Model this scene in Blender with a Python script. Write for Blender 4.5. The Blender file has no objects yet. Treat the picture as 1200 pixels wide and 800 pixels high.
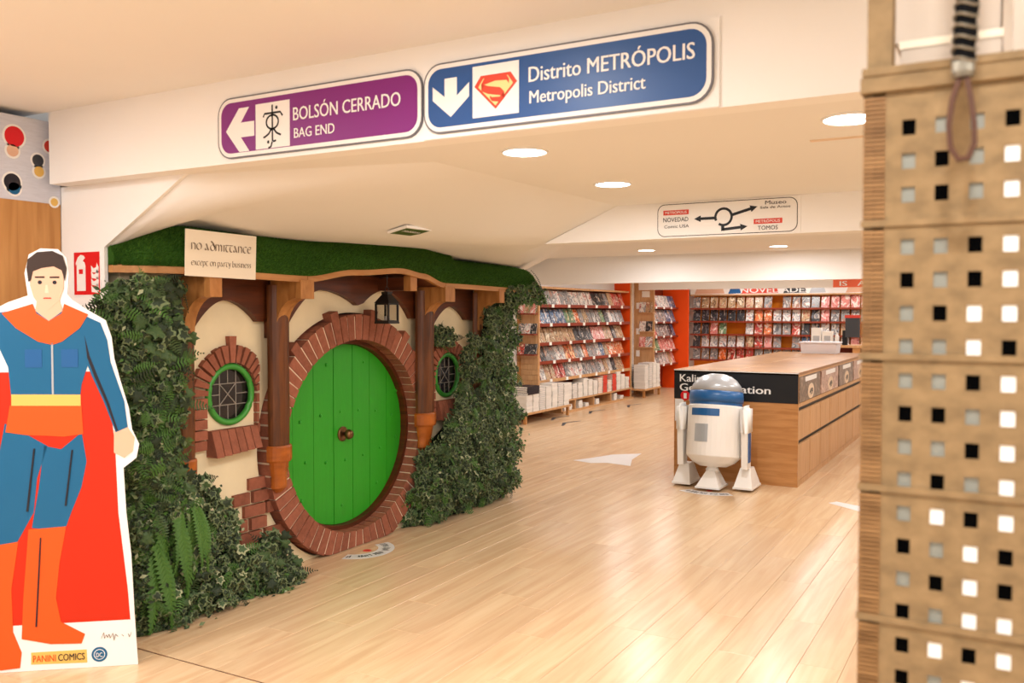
import bpy, bmesh, math, random
import numpy as np
from mathutils import Matrix, Vector
random.seed(7); np.random.seed(7)
PI = math.pi
SC = bpy.context.scene
COL = SC.collection

# ------------------------------------------------------------------ camera
cd = bpy.data.cameras.new('camera'); cam = bpy.data.objects.new('camera', cd); COL.objects.link(cam)
cam.location = (0, 0, 1.6)
cam.rotation_euler = (PI/2 - math.atan(33/1045), 0, math.radians(29.3))
cd.sensor_width = 36; cd.lens = 1045/1200*36; cd.clip_start = .05; cd.clip_end = 100
cd.dof.use_dof = True; cd.dof.focus_distance = 7.0; cd.dof.aperture_fstop = 4.3
SC.camera = cam
# ------------------------------------------------------------------ world and exposure
w = bpy.data.worlds.new('world'); SC.world = w; w.use_nodes = True
w.node_tree.nodes['Background'].inputs[0].default_value = (1, .99, .98, 1)
w.node_tree.nodes['Background'].inputs[1].default_value = .9
SC.view_settings.view_transform = 'Standard'; SC.view_settings.look = 'None'
SC.view_settings.gamma = 1; SC.view_settings.use_curve_mapping = False
SC.view_settings.exposure = -.5
LAMP_W = 21.0; LAMP_C = (1, .985, .975)

# ------------------------------------------------------------------ materials
def lin(h):
    h = h.lstrip('#'); r = []
    for i in (0, 2, 4):
        c = int(h[i:i+2], 16)/255
        r.append(c/12.92 if c <= .04045 else ((c+.055)/1.055)**2.4)
    return (*r, 1)
def mat(name, col, rough=.6, spec=.4, metal=0, var=0, vscale=8, bump=0, bscale=40, rnd=0, coat=0, stretch=None):
    """plain surface; var: noise tone variation; rnd: variation from object to object"""
    m = bpy.data.materials.new(name); m.use_nodes = True; nt = m.node_tree; N = nt.nodes; L = nt.links
    b = N['Principled BSDF']; c = lin(col) if isinstance(col, str) else col
    b.inputs['Base Color'].default_value = c; b.inputs['Roughness'].default_value = rough
    b.inputs['Specular IOR Level'].default_value = spec; b.inputs['Metallic'].default_value = metal
    b.inputs['Coat Weight'].default_value = coat; b.inputs['Coat Roughness'].default_value = .15
    src = None
    if var or bump or rnd:
        tc = N.new('ShaderNodeTexCoord'); vec = tc.outputs['Object']
        if stretch:
            mp = N.new('ShaderNodeMapping'); mp.inputs['Scale'].default_value = stretch
            L.new(vec, mp.inputs[0]); vec = mp.outputs[0]
        oi = N.new('ShaderNodeObjectInfo')
        if rnd:
            ad = N.new('ShaderNodeVectorMath'); ad.operation = 'ADD'
            ml = N.new('ShaderNodeMath'); ml.operation = 'MULTIPLY'; ml.inputs[1].default_value = 50
            L.new(oi.outputs['Random'], ml.inputs[0]); L.new(vec, ad.inputs[0]); L.new(ml.outputs[0], ad.inputs[1]); vec = ad.outputs[0]
    if var or rnd:
        hs = N.new('ShaderNodeHueSaturation'); hs.inputs['Color'].default_value = c
        val = N.new('ShaderNodeMath'); val.operation = 'ADD'; val.inputs[0].default_value = 1; val.inputs[1].default_value = 0
        if var:
            nz = N.new('ShaderNodeTexNoise'); nz.inputs['Scale'].default_value = vscale; nz.inputs['Detail'].default_value = 5
            L.new(vec, nz.inputs['Vector'])
            mr = N.new('ShaderNodeMapRange'); mr.inputs[1].default_value = .25; mr.inputs[2].default_value = .75
            mr.inputs[3].default_value = 1-var; mr.inputs[4].default_value = 1+var; L.new(nz.outputs[0], mr.inputs[0])
            L.new(mr.outputs[0], val.inputs[0])
        if rnd:
            mr2 = N.new('ShaderNodeMapRange'); mr2.inputs[3].default_value = -rnd; mr2.inputs[4].default_value = rnd
            L.new(oi.outputs['Random'], mr2.inputs[0]); L.new(mr2.outputs[0], val.inputs[1])
        L.new(val.outputs[0], hs.inputs['Value']); L.new(hs.outputs[0], b.inputs['Base Color'])
    if bump:
        nb = N.new('ShaderNodeTexNoise'); nb.inputs['Scale'].default_value = bscale; nb.inputs['Detail'].default_value = 4
        L.new(vec, nb.inputs['Vector'])
        bp = N.new('ShaderNodeBump'); bp.inputs['Strength'].default_value = bump; bp.inputs['Distance'].default_value = .01
        L.new(nb.outputs[0], bp.inputs['Height']); L.new(bp.outputs[0], b.inputs['Normal'])
    return m
def wood(name, c1, c2, grain=(30, 2, 30), rough=.45, rnd=0, spec=.4, contrast=(.3, .7)):
    m = bpy.data.materials.new(name); m.use_nodes = True; nt = m.node_tree; N = nt.nodes; L = nt.links
    b = N['Principled BSDF']; b.inputs['Roughness'].default_value = rough; b.inputs['Specular IOR Level'].default_value = spec
    tc = N.new('ShaderNodeTexCoord'); mp = N.new('ShaderNodeMapping'); mp.inputs['Scale'].default_value = grain
    oi = N.new('ShaderNodeObjectInfo'); ml = N.new('ShaderNodeMath'); ml.operation = 'MULTIPLY'; ml.inputs[1].default_value = 73
    ad = N.new('ShaderNodeVectorMath'); ad.operation = 'ADD'
    L.new(tc.outputs['Object'], mp.inputs[0]); L.new(oi.outputs['Random'], ml.inputs[0])
    L.new(mp.outputs[0], ad.inputs[0]); L.new(ml.outputs[0], ad.inputs[1])
    nz = N.new('ShaderNodeTexNoise'); nz.inputs['Scale'].default_value = 1; nz.inputs['Detail'].default_value = 6; nz.inputs['Distortion'].default_value = .6
    L.new(ad.outputs[0], nz.inputs['Vector'])
    mr = N.new('ShaderNodeMapRange'); mr.inputs[1].default_value = contrast[0]; mr.inputs[2].default_value = contrast[1]; L.new(nz.outputs[0], mr.inputs[0])
    mx = N.new('ShaderNodeMix'); mx.data_type = 'RGBA'; mx.inputs[6].default_value = lin(c1); mx.inputs[7].default_value = lin(c2)
    L.new(mr.outputs[0], mx.inputs[0]); out = mx.outputs[2]
    if rnd:
        hs = N.new('ShaderNodeHueSaturation'); mr2 = N.new('ShaderNodeMapRange'); mr2.inputs[3].default_value = 1-rnd; mr2.inputs[4].default_value = 1+rnd
        L.new(oi.outputs['Random'], mr2.inputs[0]); L.new(mr2.outputs[0], hs.inputs['Value']); L.new(out, hs.inputs['Color']); out = hs.outputs[0]
    L.new(out, b.inputs['Base Color'])
    return m
def glow(name, col, s):
    m = bpy.data.materials.new(name); m.use_nodes = True; nt = m.node_tree; nt.nodes.clear()
    e = nt.nodes.new('ShaderNodeEmission'); e.inputs[0].default_value = col; e.inputs[1].default_value = s
    o = nt.nodes.new('ShaderNodeOutputMaterial'); nt.links.new(e.outputs[0], o.inputs[0]); return m
def cover(name, base, others):
    """printed paper cover: blocks of a few inks, another arrangement on every copy"""
    m = bpy.data.materials.new(name); m.use_nodes = True; nt = m.node_tree; N = nt.nodes; L = nt.links
    b = N['Principled BSDF']; b.inputs['Roughness'].default_value = .35
    tc = N.new('ShaderNodeTexCoord'); oi = N.new('ShaderNodeObjectInfo')
    mp = N.new('ShaderNodeMapping'); mp.inputs['Scale'].default_value = (12, 12, 9); L.new(tc.outputs['Object'], mp.inputs[0])
    ml = N.new('ShaderNodeMath'); ml.operation = 'MULTIPLY'; ml.inputs[1].default_value = 311; L.new(oi.outputs['Random'], ml.inputs[0])
    ad = N.new('ShaderNodeVectorMath'); ad.operation = 'ADD'; L.new(mp.outputs[0], ad.inputs[0]); L.new(ml.outputs[0], ad.inputs[1])
    nz = N.new('ShaderNodeTexNoise'); nz.inputs['Scale'].default_value = .55; nz.inputs['Detail'].default_value = 3; nz.inputs['Distortion'].default_value = 2
    L.new(ad.outputs[0], nz.inputs['Vector'])
    cr = N.new('ShaderNodeValToRGB'); cr.color_ramp.interpolation = 'CONSTANT'; e = cr.color_ramp.elements
    e[0].position = 0; e[0].color = lin(others[0]); e[1].position = .4; e[1].color = lin(others[1])
    for p, c in ((.46, base), (.60, others[2]), (.66, others[0])):
        x = e.new(p); x.color = lin(c)
    L.new(nz.outputs[0], cr.inputs[0]); L.new(cr.outputs[0], b.inputs['Base Color'])
    return m
M = {}
M['wall'] = mat('white_paint', '#f3f0ec', .75, .2, var=.015, vscale=2)
M['ceil'] = mat('ceiling_paint', '#ece9e4', .8, .2, var=.015, vscale=1.5)
M['oak'] = wood('counter_oak', '#a9713c', '#c48d55', (3, 3, 26), .42)
M['oakx'] = wood('oak_top', '#8a5c31', '#a37341', (3, 3, 60), .4)
M['oak_side'] = wood('oak_pale', '#bd8b5a', '#d3a676', (30, 30, 3), .45, rnd=.04)
M['cabinet'] = wood('cabinet_oak', '#b0783e', '#c79052', (30, 30, 2), .45)
M['plank'] = wood('floor_oak', '#cba780', '#dbbd97', (20, 1.2, 4), .26, rnd=.05, spec=.5)
M['timber'] = wood('stained_timber', '#40200c', '#713f19', (30, 30, 3), .4, rnd=.06)
M['timber_dark'] = wood('dark_timber', '#3f1d0a', '#642f12', (3, 3, 30), .45)
M['timber_pale'] = wood('bracket_timber', '#97602c', '#b98046', (20, 20, 6), .5, rnd=.06)
M['collar'] = wood('collar_timber', '#8f4713', '#b4621f', (8, 8, 20), .35)
M['fascia'] = wood('fascia_timber', '#a8703c', '#c18c55', (30, 3, 30), .55)
M['plaster'] = mat('cream_plaster', '#e8d8b4', .85, .2, var=.06, vscale=5, bump=.15, bscale=25)
M['mortar'] = mat('pale_mortar', '#e3cbb0', .9, .2, var=.05)
M['brick'] = mat('red_brick', '#945a45', .85, .2, var=.16, vscale=30, bump=.35, bscale=60, rnd=.14)
M['door'] = mat('green_door_paint', '#2c9a20', .38, .4, var=.05, vscale=6, stretch=(1, 8, 1), bump=.05, bscale=30)
M['green_rim'] = mat('green_window_paint', '#3a8f32', .35, .5)
M['doorgap'] = mat('dark_gap', '#123d0c', .8)
M['brass'] = mat('aged_brass', '#7a5a3c', .3, .5, .85, var=.2)
M['dark'] = mat('black_paint', '#17130f', .5)
M['glass'] = mat('dark_leaded_glass', '#231d1c', .12, .6, var=.3, vscale=14)
M['lead'] = mat('lead_strip', '#8d867c', .5, .5)
M['turf'] = mat('turf_backing', '#2f5219', .9, .1)
M['turfA'] = mat('turf_blade', '#568530', .8, .2); M['turfB'] = mat('turf_blade_dark', '#3f6a24', .8, .2)
M['leafA'] = mat('leaf_dark', '#223019', .55, .3); M['leafB'] = mat('leaf_mid', '#3f5630', .55, .3)
M['leafC'] = mat('leaf_grey', '#66744f', .6, .3); M['leafD'] = mat('leaf_pale', '#a3a884', .6, .3)
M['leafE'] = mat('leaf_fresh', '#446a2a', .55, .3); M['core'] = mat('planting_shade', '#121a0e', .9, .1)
M['stem'] = mat('dry_stem', '#5b4a35', .8)
M['paper'] = mat('cream_card', '#e9dcc6', .7, .2); M['carton'] = mat('off_white_carton', '#c2b3a3', .8, .2); M['ink'] = mat('brown_ink', '#7d6b58', .7)
M['white'] = mat('white_gloss', '#f0eeea', .35, .5); M['whitem'] = mat('white_print', '#efece8', .6, .3)
M['purple'] = mat('purple_sign', '#7d1a78', .4, .4); M['blue'] = mat('blue_sign', '#24508e', .4, .4)
M['black'] = mat('black_print', '#17181b', .5, .3); M['grey'] = mat('grey_outline', '#6b6a70', .5)
M['red'] = mat('red_print', '#d8101c', .45, .4); M['redtag'] = mat('red_tag', '#d6402f', .5)
M['badge_red'] = mat('emblem_red', '#d8452c', .45); M['badge_yel'] = mat('emblem_yellow', '#ecd690', .45)
M['sign_orange'] = mat('orange_red_board', '#ea6a44', .5); M['orange'] = mat('orange_panel', '#f0500c', .5, .3); M['orange2'] = mat('amber_panel', '#f58a10', .5, .3)
M['shelf'] = wood('red_brown_shelf', '#7a2a14', '#94381c', (20, 3, 20), .5)
M['pages'] = mat('paper_pages', '#e6e0d8', .8, .2, var=.08, vscale=3, rnd=.05)
M['price'] = mat('price_card', '#f3efe8', .6)
M['st_blue'] = mat('print_blue', '#1a6089', .45, .3); M['st_red'] = mat('print_red', '#c92a0c', .45, .3)
M['st_or'] = mat('print_orange', '#e2571b', .45, .3); M['st_yel'] = mat('print_yellow', '#e6ba62', .45, .3)
M['st_dark'] = mat('print_dark', '#26222a', .5, .3); M['st_skin'] = mat('print_skin', '#e3b598', .5, .3); M['st_hair'] = mat('print_brown', '#3a2a22', .5, .3)
M['bot_w'] = mat('white_shell', '#efebe5', .35, .5); M['bot_b'] = mat('blue_shell', '#1d5a94', .35, .5)
M['bot_g'] = mat('grey_shell', '#b9bcc0', .3, .5, .3); M['bot_d'] = mat('dark_shell', '#3a3d42', .5)
M['ply'] = mat('laser_cut_ply', '#897150', .7, .2, var=.28, vscale=28, stretch=(1, 1, 1.4)); M['plyedge'] = mat('burnt_ply_edge', '#7d6446', .8, .15, var=.35, vscale=60, stretch=(.2, 1, 1.6))
M['plyedge'] = wood('burnt_ply_edge', '#6f4e2a', '#a37b4e', (9, 9, 50), .6)
M['inset_k'] = mat('black_inset', '#060606', .95, 0); M['inset_g'] = mat('half_lit_inset', '#8b8d84', .6); M['inset_w'] = mat('white_inset', '#fbfbf8', .5)
M['leather'] = mat('brown_leather', '#4d2a14', .45, .4, var=.15, vscale=30)
M['wrap'] = mat('dark_wrap', '#0d0d0e', .95, .1); M['wire'] = mat('grey_wire', '#8a8578', .35, .5, .7)
M['steel'] = mat('aged_steel', '#8b8880', .3, .5, .8, var=.2)
M['sticker'] = mat('floor_sticker', '#d9d5d2', .4, .4)
M['lampglow'] = glow('lamp_diffuser', (1, .98, .95, 1), 30)
M['panelprint'] = mat('pale_printed_panel', '#cfd0da', .6, .3, var=.07, vscale=20, stretch=(1, 1, 6))
M['greensign'] = mat('green_sign', '#3d5a1c', .5)
M['plastic'] = mat('translucent_white_plastic', '#ebe6ea', .4, .4)
GL = bpy.data.materials.new('clear_glass'); GL.use_nodes = True
gb = GL.node_tree.nodes['Principled BSDF']; gb.inputs['Transmission Weight'].default_value = 1; gb.inputs['Roughness'].default_value = .02; gb.inputs['IOR'].default_value = 1.1
M['clear'] = GL

# ------------------------------------------------------------------ builders
ORD = ['first', 'second', 'third', 'fourth', 'fifth', 'sixth', 'seventh', 'eighth', 'ninth', 'tenth', 'eleventh', 'twelfth', 'thirteenth', 'fourteenth', 'fifteenth', 'sixteenth', 'seventeenth', 'eighteenth', 'nineteenth', 'twentieth']
WM = {}
def link(o): COL.objects.link(o); return o
def props(o, label=None, cat=None, group=None, kind=None):
    for k, v in (('label', label), ('category', cat), ('group', group), ('kind', kind)):
        if v: o[k] = v
    return o
def thing(name, label, cat, loc=(0, 0, 0), rz=0, group=None, kind=None):
    o = link(bpy.data.objects.new(name, None)); o.location = loc; o.rotation_euler = (0, 0, rz); o.empty_display_size = .1
    WM[o.name] = Matrix.Translation(loc) @ Matrix.Rotation(rz, 4, 'Z')
    return props(o, label, cat, group, kind)
def finish(name, me, mats, parent=None):
    for m in (mats if isinstance(mats, (list, tuple)) else [mats]): me.materials.append(M[m] if isinstance(m, str) else m)
    o = link(bpy.data.objects.new(name, me))
    if parent is not None:
        o.parent = parent; WM[o.name] = WM[parent.name]
    else: WM[o.name] = Matrix.Identity(4)
    return o
def obj(name, bm, mats, parent=None, smooth=False, label=None, origin=None):
    """link a bmesh in world coordinates as ONE object (moved into its parent's space)"""
    if parent is not None: bm.transform(WM[parent.name].inverted())
    elif origin is not None: bm.transform(Matrix.Translation(origin).inverted())
    me = bpy.data.meshes.new(name); bm.normal_update(); bm.to_mesh(me); bm.free()
    if smooth:
        for p in me.polygons: p.use_smooth = True
    o = finish(name, me, mats, parent)
    if parent is None and origin is not None: o.location = origin; WM[o.name] = Matrix.Translation(origin)
    if label: o['label'] = label
    return o
def dup(root, loc, rz=None, label=None, group=None):
    r = root.copy(); link(r); r.location = loc
    if rz is not None: r.rotation_euler = (root.rotation_euler[0], root.rotation_euler[1], rz)
    if label: r['label'] = label
    if group: r['group'] = group
    for ch in list(root.children):
        c = ch.copy(); link(c); c.parent = r
        for g in list(ch.children):
            d = g.copy(); link(d); d.parent = c
    return r
def B(): return bmesh.new()
def box(bm, lo, hi, mi=0):
    vs = [bm.verts.new((x, y, z)) for x in (lo[0], hi[0]) for y in (lo[1], hi[1]) for z in (lo[2], hi[2])]
    for f in ((0, 1, 3, 2), (4, 6, 7, 5), (0, 4, 5, 1), (2, 3, 7, 6), (0, 2, 6, 4), (1, 5, 7, 3)):
        bm.faces.new([vs[i] for i in f]).material_index = mi
    return bm
def hexa(bm, P, mi=0):
    """eight points: 4 of one end, then 4 of the other, same order"""
    v = [bm.verts.new(p) for p in P]
    for f in ((3, 2, 1, 0), (4, 5, 6, 7), (0, 1, 5, 4), (1, 2, 6, 5), (2, 3, 7, 6), (3, 0, 4, 7)):
        bm.faces.new([v[i] for i in f]).material_index = mi
    return bm
def boxo(name, lo, hi, m, parent=None, bev=0, **k):
    bm = box(B(), lo, hi)
    if bev: bmesh.ops.bevel(bm, geom=bm.edges[:], offset=bev, segments=2, profile=.5, affect='EDGES')
    return obj(name, bm, m, parent, **k)
def prism(bm, pts, O, U, V, Nn, d0, d1, mi=0):
    O, U, V, Nn = map(Vector, (O, U, V, Nn))
    a = [bm.verts.new(O+U*p[0]+V*p[1]+Nn*d1) for p in pts]; b = [bm.verts.new(O+U*p[0]+V*p[1]+Nn*d0) for p in pts]
    n = len(pts); fs = [bm.faces.new(a), bm.faces.new(b[::-1])]
    for i in range(n): fs.append(bm.faces.new((a[i], b[i], b[(i+1) % n], a[(i+1) % n])))
    for f in fs: f.material_index = mi
    bmesh.ops.recalc_face_normals(bm, faces=fs)
    return bm
def lathe(bm, prof, O=(0, 0, 0), axis='Z', n=24, mi=0, sweep=2*PI):
    """prof: (radius, height) pairs along axis from O"""
    O = Vector(O); rings = []
    for r, h in prof:
        ring = []
        for i in range(n):
            a = sweep*i/n
            c, s = r*math.cos(a), r*math.sin(a)
            p = {'Z': (c, s, h), 'X': (h, c, s), 'Y': (c, h, s)}[axis]
            ring.append(bm.verts.new(O+Vector(p)))
        rings.append(ring)
    fs = []
    for a, b in zip(rings, rings[1:]):
        for i in range(n): fs.append(bm.faces.new((a[i], a[(i+1) % n], b[(i+1) % n], b[i])))
    for ring, r in ((rings[0], prof[0][0]), (rings[-1], prof[-1][0])):
        if r > 1e-5: fs.append(bm.faces.new(ring))
    for f in fs: f.material_index = mi
    bmesh.ops.remove_doubles(bm, verts=bm.verts[:], dist=1e-6)
    bmesh.ops.recalc_face_normals(bm, faces=[f for f in bm.faces])
    return bm
def tube(bm, pts, r, n=6, mi=0, closed=False):
    pts = [Vector(p) for p in pts]; rings = []
    for i, p in enumerate(pts):
        if closed: t = (pts[(i+1) % len(pts)]-pts[i-1])
        else: t = (pts[min(i+1, len(pts)-1)]-pts[max(i-1, 0)])
        t.normalize(); up = Vector((0, 0, 1)) if abs(t.z) < .9 else Vector((1, 0, 0))
        a = t.cross(up).normalized(); b = t.cross(a); rr = r[i] if isinstance(r, (list, tuple)) else r
        rings.append([bm.verts.new(p+a*rr*math.cos(2*PI*k/n)+b*rr*math.sin(2*PI*k/n)) for k in range(n)])
    seq = list(zip(rings, rings[1:])) + ([(rings[-1], rings[0])] if closed else [])
    fs = []
    for a, b in seq:
        for k in range(n): fs.append(bm.faces.new((a[k], a[(k+1) % n], b[(k+1) % n], b[k])))
    if not closed: fs += [bm.faces.new(rings[0]), bm.faces.new(rings[-1])]
    for f in fs: f.material_index = mi
    bmesh.ops.recalc_face_normals(bm, faces=fs)
    return bm
def rrect(x0, y0, x1, y1, r, n=6):
    out = []
    for cx, cy, a0 in ((x1-r, y0+r, -PI/2), (x1-r, y1-r, 0), (x0+r, y1-r, PI/2), (x0+r, y0+r, PI)):
        out += [(cx+r*math.cos(a0+PI/2*i/n), cy+r*math.sin(a0+PI/2*i/n)) for i in range(n+1)]
    return out
def circ(x, y, r, n=20): return [(x+r*math.cos(2*PI*i/n), y+r*math.sin(2*PI*i/n)) for i in range(n)]
def sheet(name, pts, O, U, V, Nn, d0, d1, m, parent): return obj(name, prism(B(), pts, O, U, V, Nn, d0, d1), m, parent)
def text(name, s, O, U, V, x, y, h, m, parent, width=None, bold=0, d=.001, align='LEFT'):
    """lettering laid on a plane: x, y of the baseline start, h = capital height"""
    c = bpy.data.curves.new('t', 'FONT'); c.body = s; c.size = 1; c.resolution_u = 3
    o = bpy.data.objects.new('t', c); src = o.to_mesh(); me = bpy.data.meshes.new(name)
    co = np.zeros(len(src.vertices)*3); src.vertices.foreach_get('co', co); co = co.reshape(-1, 3)
    fc = [tuple(p.vertices) for p in src.polygons]; o.to_mesh_clear(); bpy.data.objects.remove(o); bpy.data.curves.remove(c)
    k = h/.729; x0, x1 = co[:, 0].min(), co[:, 0].max(); kx = (width/(x1-x0)) if width else k
    if align == 'CENTER': x -= (x1-x0)*kx/2
    O, U, V = Vector(O), Vector(U), Vector(V); Nn = U.cross(V).normalized(); I = WM[parent.name].inverted()
    VV = []; FF = []                      # heavier strokes: the same outlines laid over each other, a hair apart
    for q, dx in enumerate((-bold, 0, bold) if bold else (0,)):
        n_ = len(VV); VV += [I @ (O+U*(x+(p[0]-x0+dx*1.1)*kx)+V*(y+(p[1])*k)+Nn*(d+q*.00035)) for p in co]; FF += [tuple(i+n_ for i in f) for f in fc]
    me.from_pydata(VV, [], FF)
    return finish(name, me, m, parent)
def soup(name, V, F, mi, mats, parent=None, kind='stuff', smooth=False):
    I = WM[parent.name].inverted() if parent is not None else Matrix.Identity(4)
    V = np.asarray(V) @ np.array(I.to_3x3()).T + np.array(I.translation)
    me = bpy.data.meshes.new(name); me.from_pydata(V.tolist(), [], F)
    me.polygons.foreach_set('material_index', mi)
    o = finish(name, me, mats, parent)
    if kind: o['kind'] = kind
    return o
def scatter(tmpl, mats4):
    """tmpl (verts n,3; faces; face materials); mats4 list of 3x4 arrays"""
    tv, tf, tm = tmpl; n = len(tv); VV = []; FF = []; MM = []
    for k, (A, mo) in enumerate(mats4):
        VV.append(tv @ A[:, :3].T + A[:, 3]); o = k*n
        FF += [tuple(i+o for i in f) for f in tf]; MM += [mo if mo is not None else t for t in tm]
    return (np.concatenate(VV) if VV else np.zeros((0, 3))), FF, MM
def merge(parts):
    V = []; F = []; K = []; off = 0
    for v, f, k in parts:
        V.append(v); F += [tuple(i+off for i in q) for q in f]; K += k; off += len(v)
    return np.concatenate(V), F, K

# ================================================================== THE SETTING
S = 'structure'
PW, PL = .19, 1.28
bm = box(B(), (-6.7, -3.2, -.06), (4.1, 20.5, -.008))
box(bm, (-6.7, 12.15, -.008), (4.1, 20.5, 0)); box(bm, (.5, -3.2, -.008), (4.1, 12.15, 0))
box(bm, (-6.7, -3.2, -.008), (.5, 2.3, 0)); box(bm, (-6.7, 2.3, -.008), (-4.02, 7.1, 0))
floor = obj('floor', bm, 'plank'); props(floor, 'pale oak laminate floor running through the whole shop', 'floor', kind=S)
pm = bpy.data.meshes.new('floorboard'); b_ = box(B(), (-PW/2+.0006, -PL/2+.0006, -.008), (PW/2-.0006, PL/2-.0006, 0))
bmesh.ops.bevel(b_, geom=[e for e in b_.edges if all(v.co.z > -.004 for v in e.verts)], offset=.0012, segments=1, affect='EDGES')
b_.to_mesh(pm); b_.free(); pm.materials.append(M['plank'])
def board(x, y0, y1):
    o = link(bpy.data.objects.new('floorboard', pm)); o.parent = floor; o.location = (x, (y0+y1)/2, 0)
    o.scale = (1, (y1-y0)/PL, 1)
nrow = 0
for i in range(35):
    x = .5 - PW*(i+.5); off = random.uniform(0, PL)
    lo = 2.30 if x > -4.02 else 7.1
    if x-PW/2 < -6.15: break
    for seg0, seg1 in ((lo, 2.795), (2.805, 12.15)) if lo < 3 else ((lo, 12.15),):
        a = seg0
        bnd = seg0 + off
        while a < seg1 - 1e-4:
            e = min(bnd, seg1)
            cx, cy = x, (a+e)/2
            hid = (-2.88 < cx < -1.7 and a > 8.5) or (cx > -.2 and a < 3.2) or (cx > -.5 and a < 2.6)
            if e-a > .03 and not hid: board(x, a, e)
            a = e; bnd += PL
bm = box(B(), (-4.02, 2.796, -.007), (.5, 2.804, -.002)); tj = obj('trim_1', bm, 'timber_dark')
props(tj, 'thin dark joint strip across the floor under the front beam', 'floor trim', kind=S)

def st(name, lo, hi, m, label, cat='wall'):
    o = boxo(name, lo, hi, m); return props(o, label, cat, kind=S)
st('wall_left', (-6.8, 7.0, 0), (-6.62, 20.5, 2.7), 'wall', 'white left wall of the far room behind the long comic shelf')
st('wall_back', (-6.8, 20.35, 0), (4.1, 20.5, 2.7), 'wall', 'white rear wall behind the orange shelving')
st('wall_right', (4.0, -3.2, 0), (4.1, 20.5, 2.7), 'wall', 'plain white right wall of the shop')
st('wall_left_front', (-4.75, -3.2, 0), (-4.66, 3.0, 2.7), 'wall', 'white wall behind the oak cabinet')
bm = prism(B(), [(-4.66, 0), (-3.965, 0), (-3.965, 1.93), (-3.375, 2.25), (-4.66, 2.25)], (0, 2.9, 0), (1, 0, 0), (0, 0, 1), (0, 1, 0), 0, .02)
props(obj('wall_return', bm, 'wall'), 'narrow white return wall carrying the red extinguisher sign', 'wall', kind=S)
st('wall_end', (-6.62, 7.0, 0), (-4.0, 7.06, 2.3), 'wall', 'white end wall of the stair block beyond the ivy')
st('ceiling_front', (-4.75, -3.2, 2.61), (4.1, 2.8, 2.7), 'ceil', 'high cream ceiling of the entrance hall', 'ceiling')
st('ceiling', (-6.62, 2.9, 2.25), (4.1, 9.5, 2.35), 'ceil', 'lower cream ceiling with round downlights', 'ceiling')
st('ceiling_rear', (-6.8, 9.6, 2.42), (4.1, 20.5, 2.5), 'ceil', 'cream ceiling of the rear shop room', 'ceiling')
st('ceiling_beam', (-4.245, 2.80, 2.25), (4.1, 2.9, 2.7), 'wall', 'white front beam carrying the purple and the blue sign', 'beam')
bm = prism(B(), [(-2.6, 2.04), (4.0, 2.04), (4.0, 2.26), (-2.08, 2.26)], (0, 5.05, 0), (1, 0, 0), (0, 0, 1), (0, 1, 0), 0, .16)
props(obj('ceiling_beam', bm, 'wall'), 'second cream beam carrying the white roundabout direction sign', 'beam', kind=S)
st('ceiling_beam', (-6.62, 9.5, 1.945), (4.0, 9.62, 2.5), 'wall', 'third cream beam, deepest one, in front of the rear room', 'beam')
# sloping soffit of the stair over the round door house
secs = [(2.921, [(-4.35, 1.72), (-3.965, 1.93), (-3.38, 2.252)]), (3.2, [(-4.35, 1.98), (-3.75, 2.07), (-2.16, 2.252)]),
        (5.05, [(-4.35, 2.07), (-2.62, 2.035), (-2.1, 2.252)]), (5.3, [(-4.4, 2.07), (-2.75, 2.05), (-2.2, 2.252)]),
        (5.75, [(-4.4, 2.03), (-3.2, 2.03), (-2.45, 2.252)]), (7.0, [(-4.7, 1.985), (-3.85, 1.995), (-3.3, 2.252)]), (9.5, [(-6.6, 2.0), (-5.15, 2.12), (-4.84, 2.252)])]
def lerp(a, b, t): return a+(b-a)*t
bm = B(); rows = []
for (ya, pa), (yb, pb) in zip(secs, secs[1:]):
    for k in range(6):
        t = k/6; rows.append((lerp(ya, yb, t), [(lerp(p[0], q[0], t), lerp(p[1], q[1], t)) for p, q in zip(pa, pb)]))
rows.append(secs[-1]); grid = []
for y, p in rows:
    r = []
    for k in range(9):
        t = k/8*2; i = min(int(t), 1); f = t-i
        r.append(bm.verts.new((lerp(p[i][0], p[i+1][0], f), y, lerp(p[i][1], p[i+1][1], f))))
    r.append(bm.verts.new((-1.9 if y < 6 else -3.0, y, 2.34))); r.append(bm.verts.new((-6.6, y, 2.34))); grid.append(r)
for a, b in zip(grid, grid[1:]):
    for k in range(10): bm.faces.new((a[k], b[k], b[k+1], a[k+1]))
    bm.faces.new((a[10], b[10], b[0], a[0]))
bm.faces.new(grid[0]); bm.faces.new(grid[-1])
bmesh.ops.recalc_face_normals(bm, faces=bm.faces[:])
so = obj('ceiling_slope', bm, 'ceil', smooth=True); props(so, 'sloping cream soffit rising over the turf roof to the flat ceiling', 'ceiling', kind=S)
st('trim_2', (-6.33, 16.3, 2.05), (-2.72, 16.36, 2.42), 'white', 'bright white header board hanging before the rear shelves', 'header')
for x, y, z, sx, label in ((-.5, 3.5, 2.25, .35, 'thin ceiling slot beside the outer downlight'), (-2.55, 7.6, 2.25, .4, 'thin ceiling slot behind the second beam')):
    bm = box(B(), (x-sx/2, y-.012, z-.004), (x+sx/2, y+.012, z+.01)); props(obj('ceiling_vent', bm, 'mortar'), label, 'vent')

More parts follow.
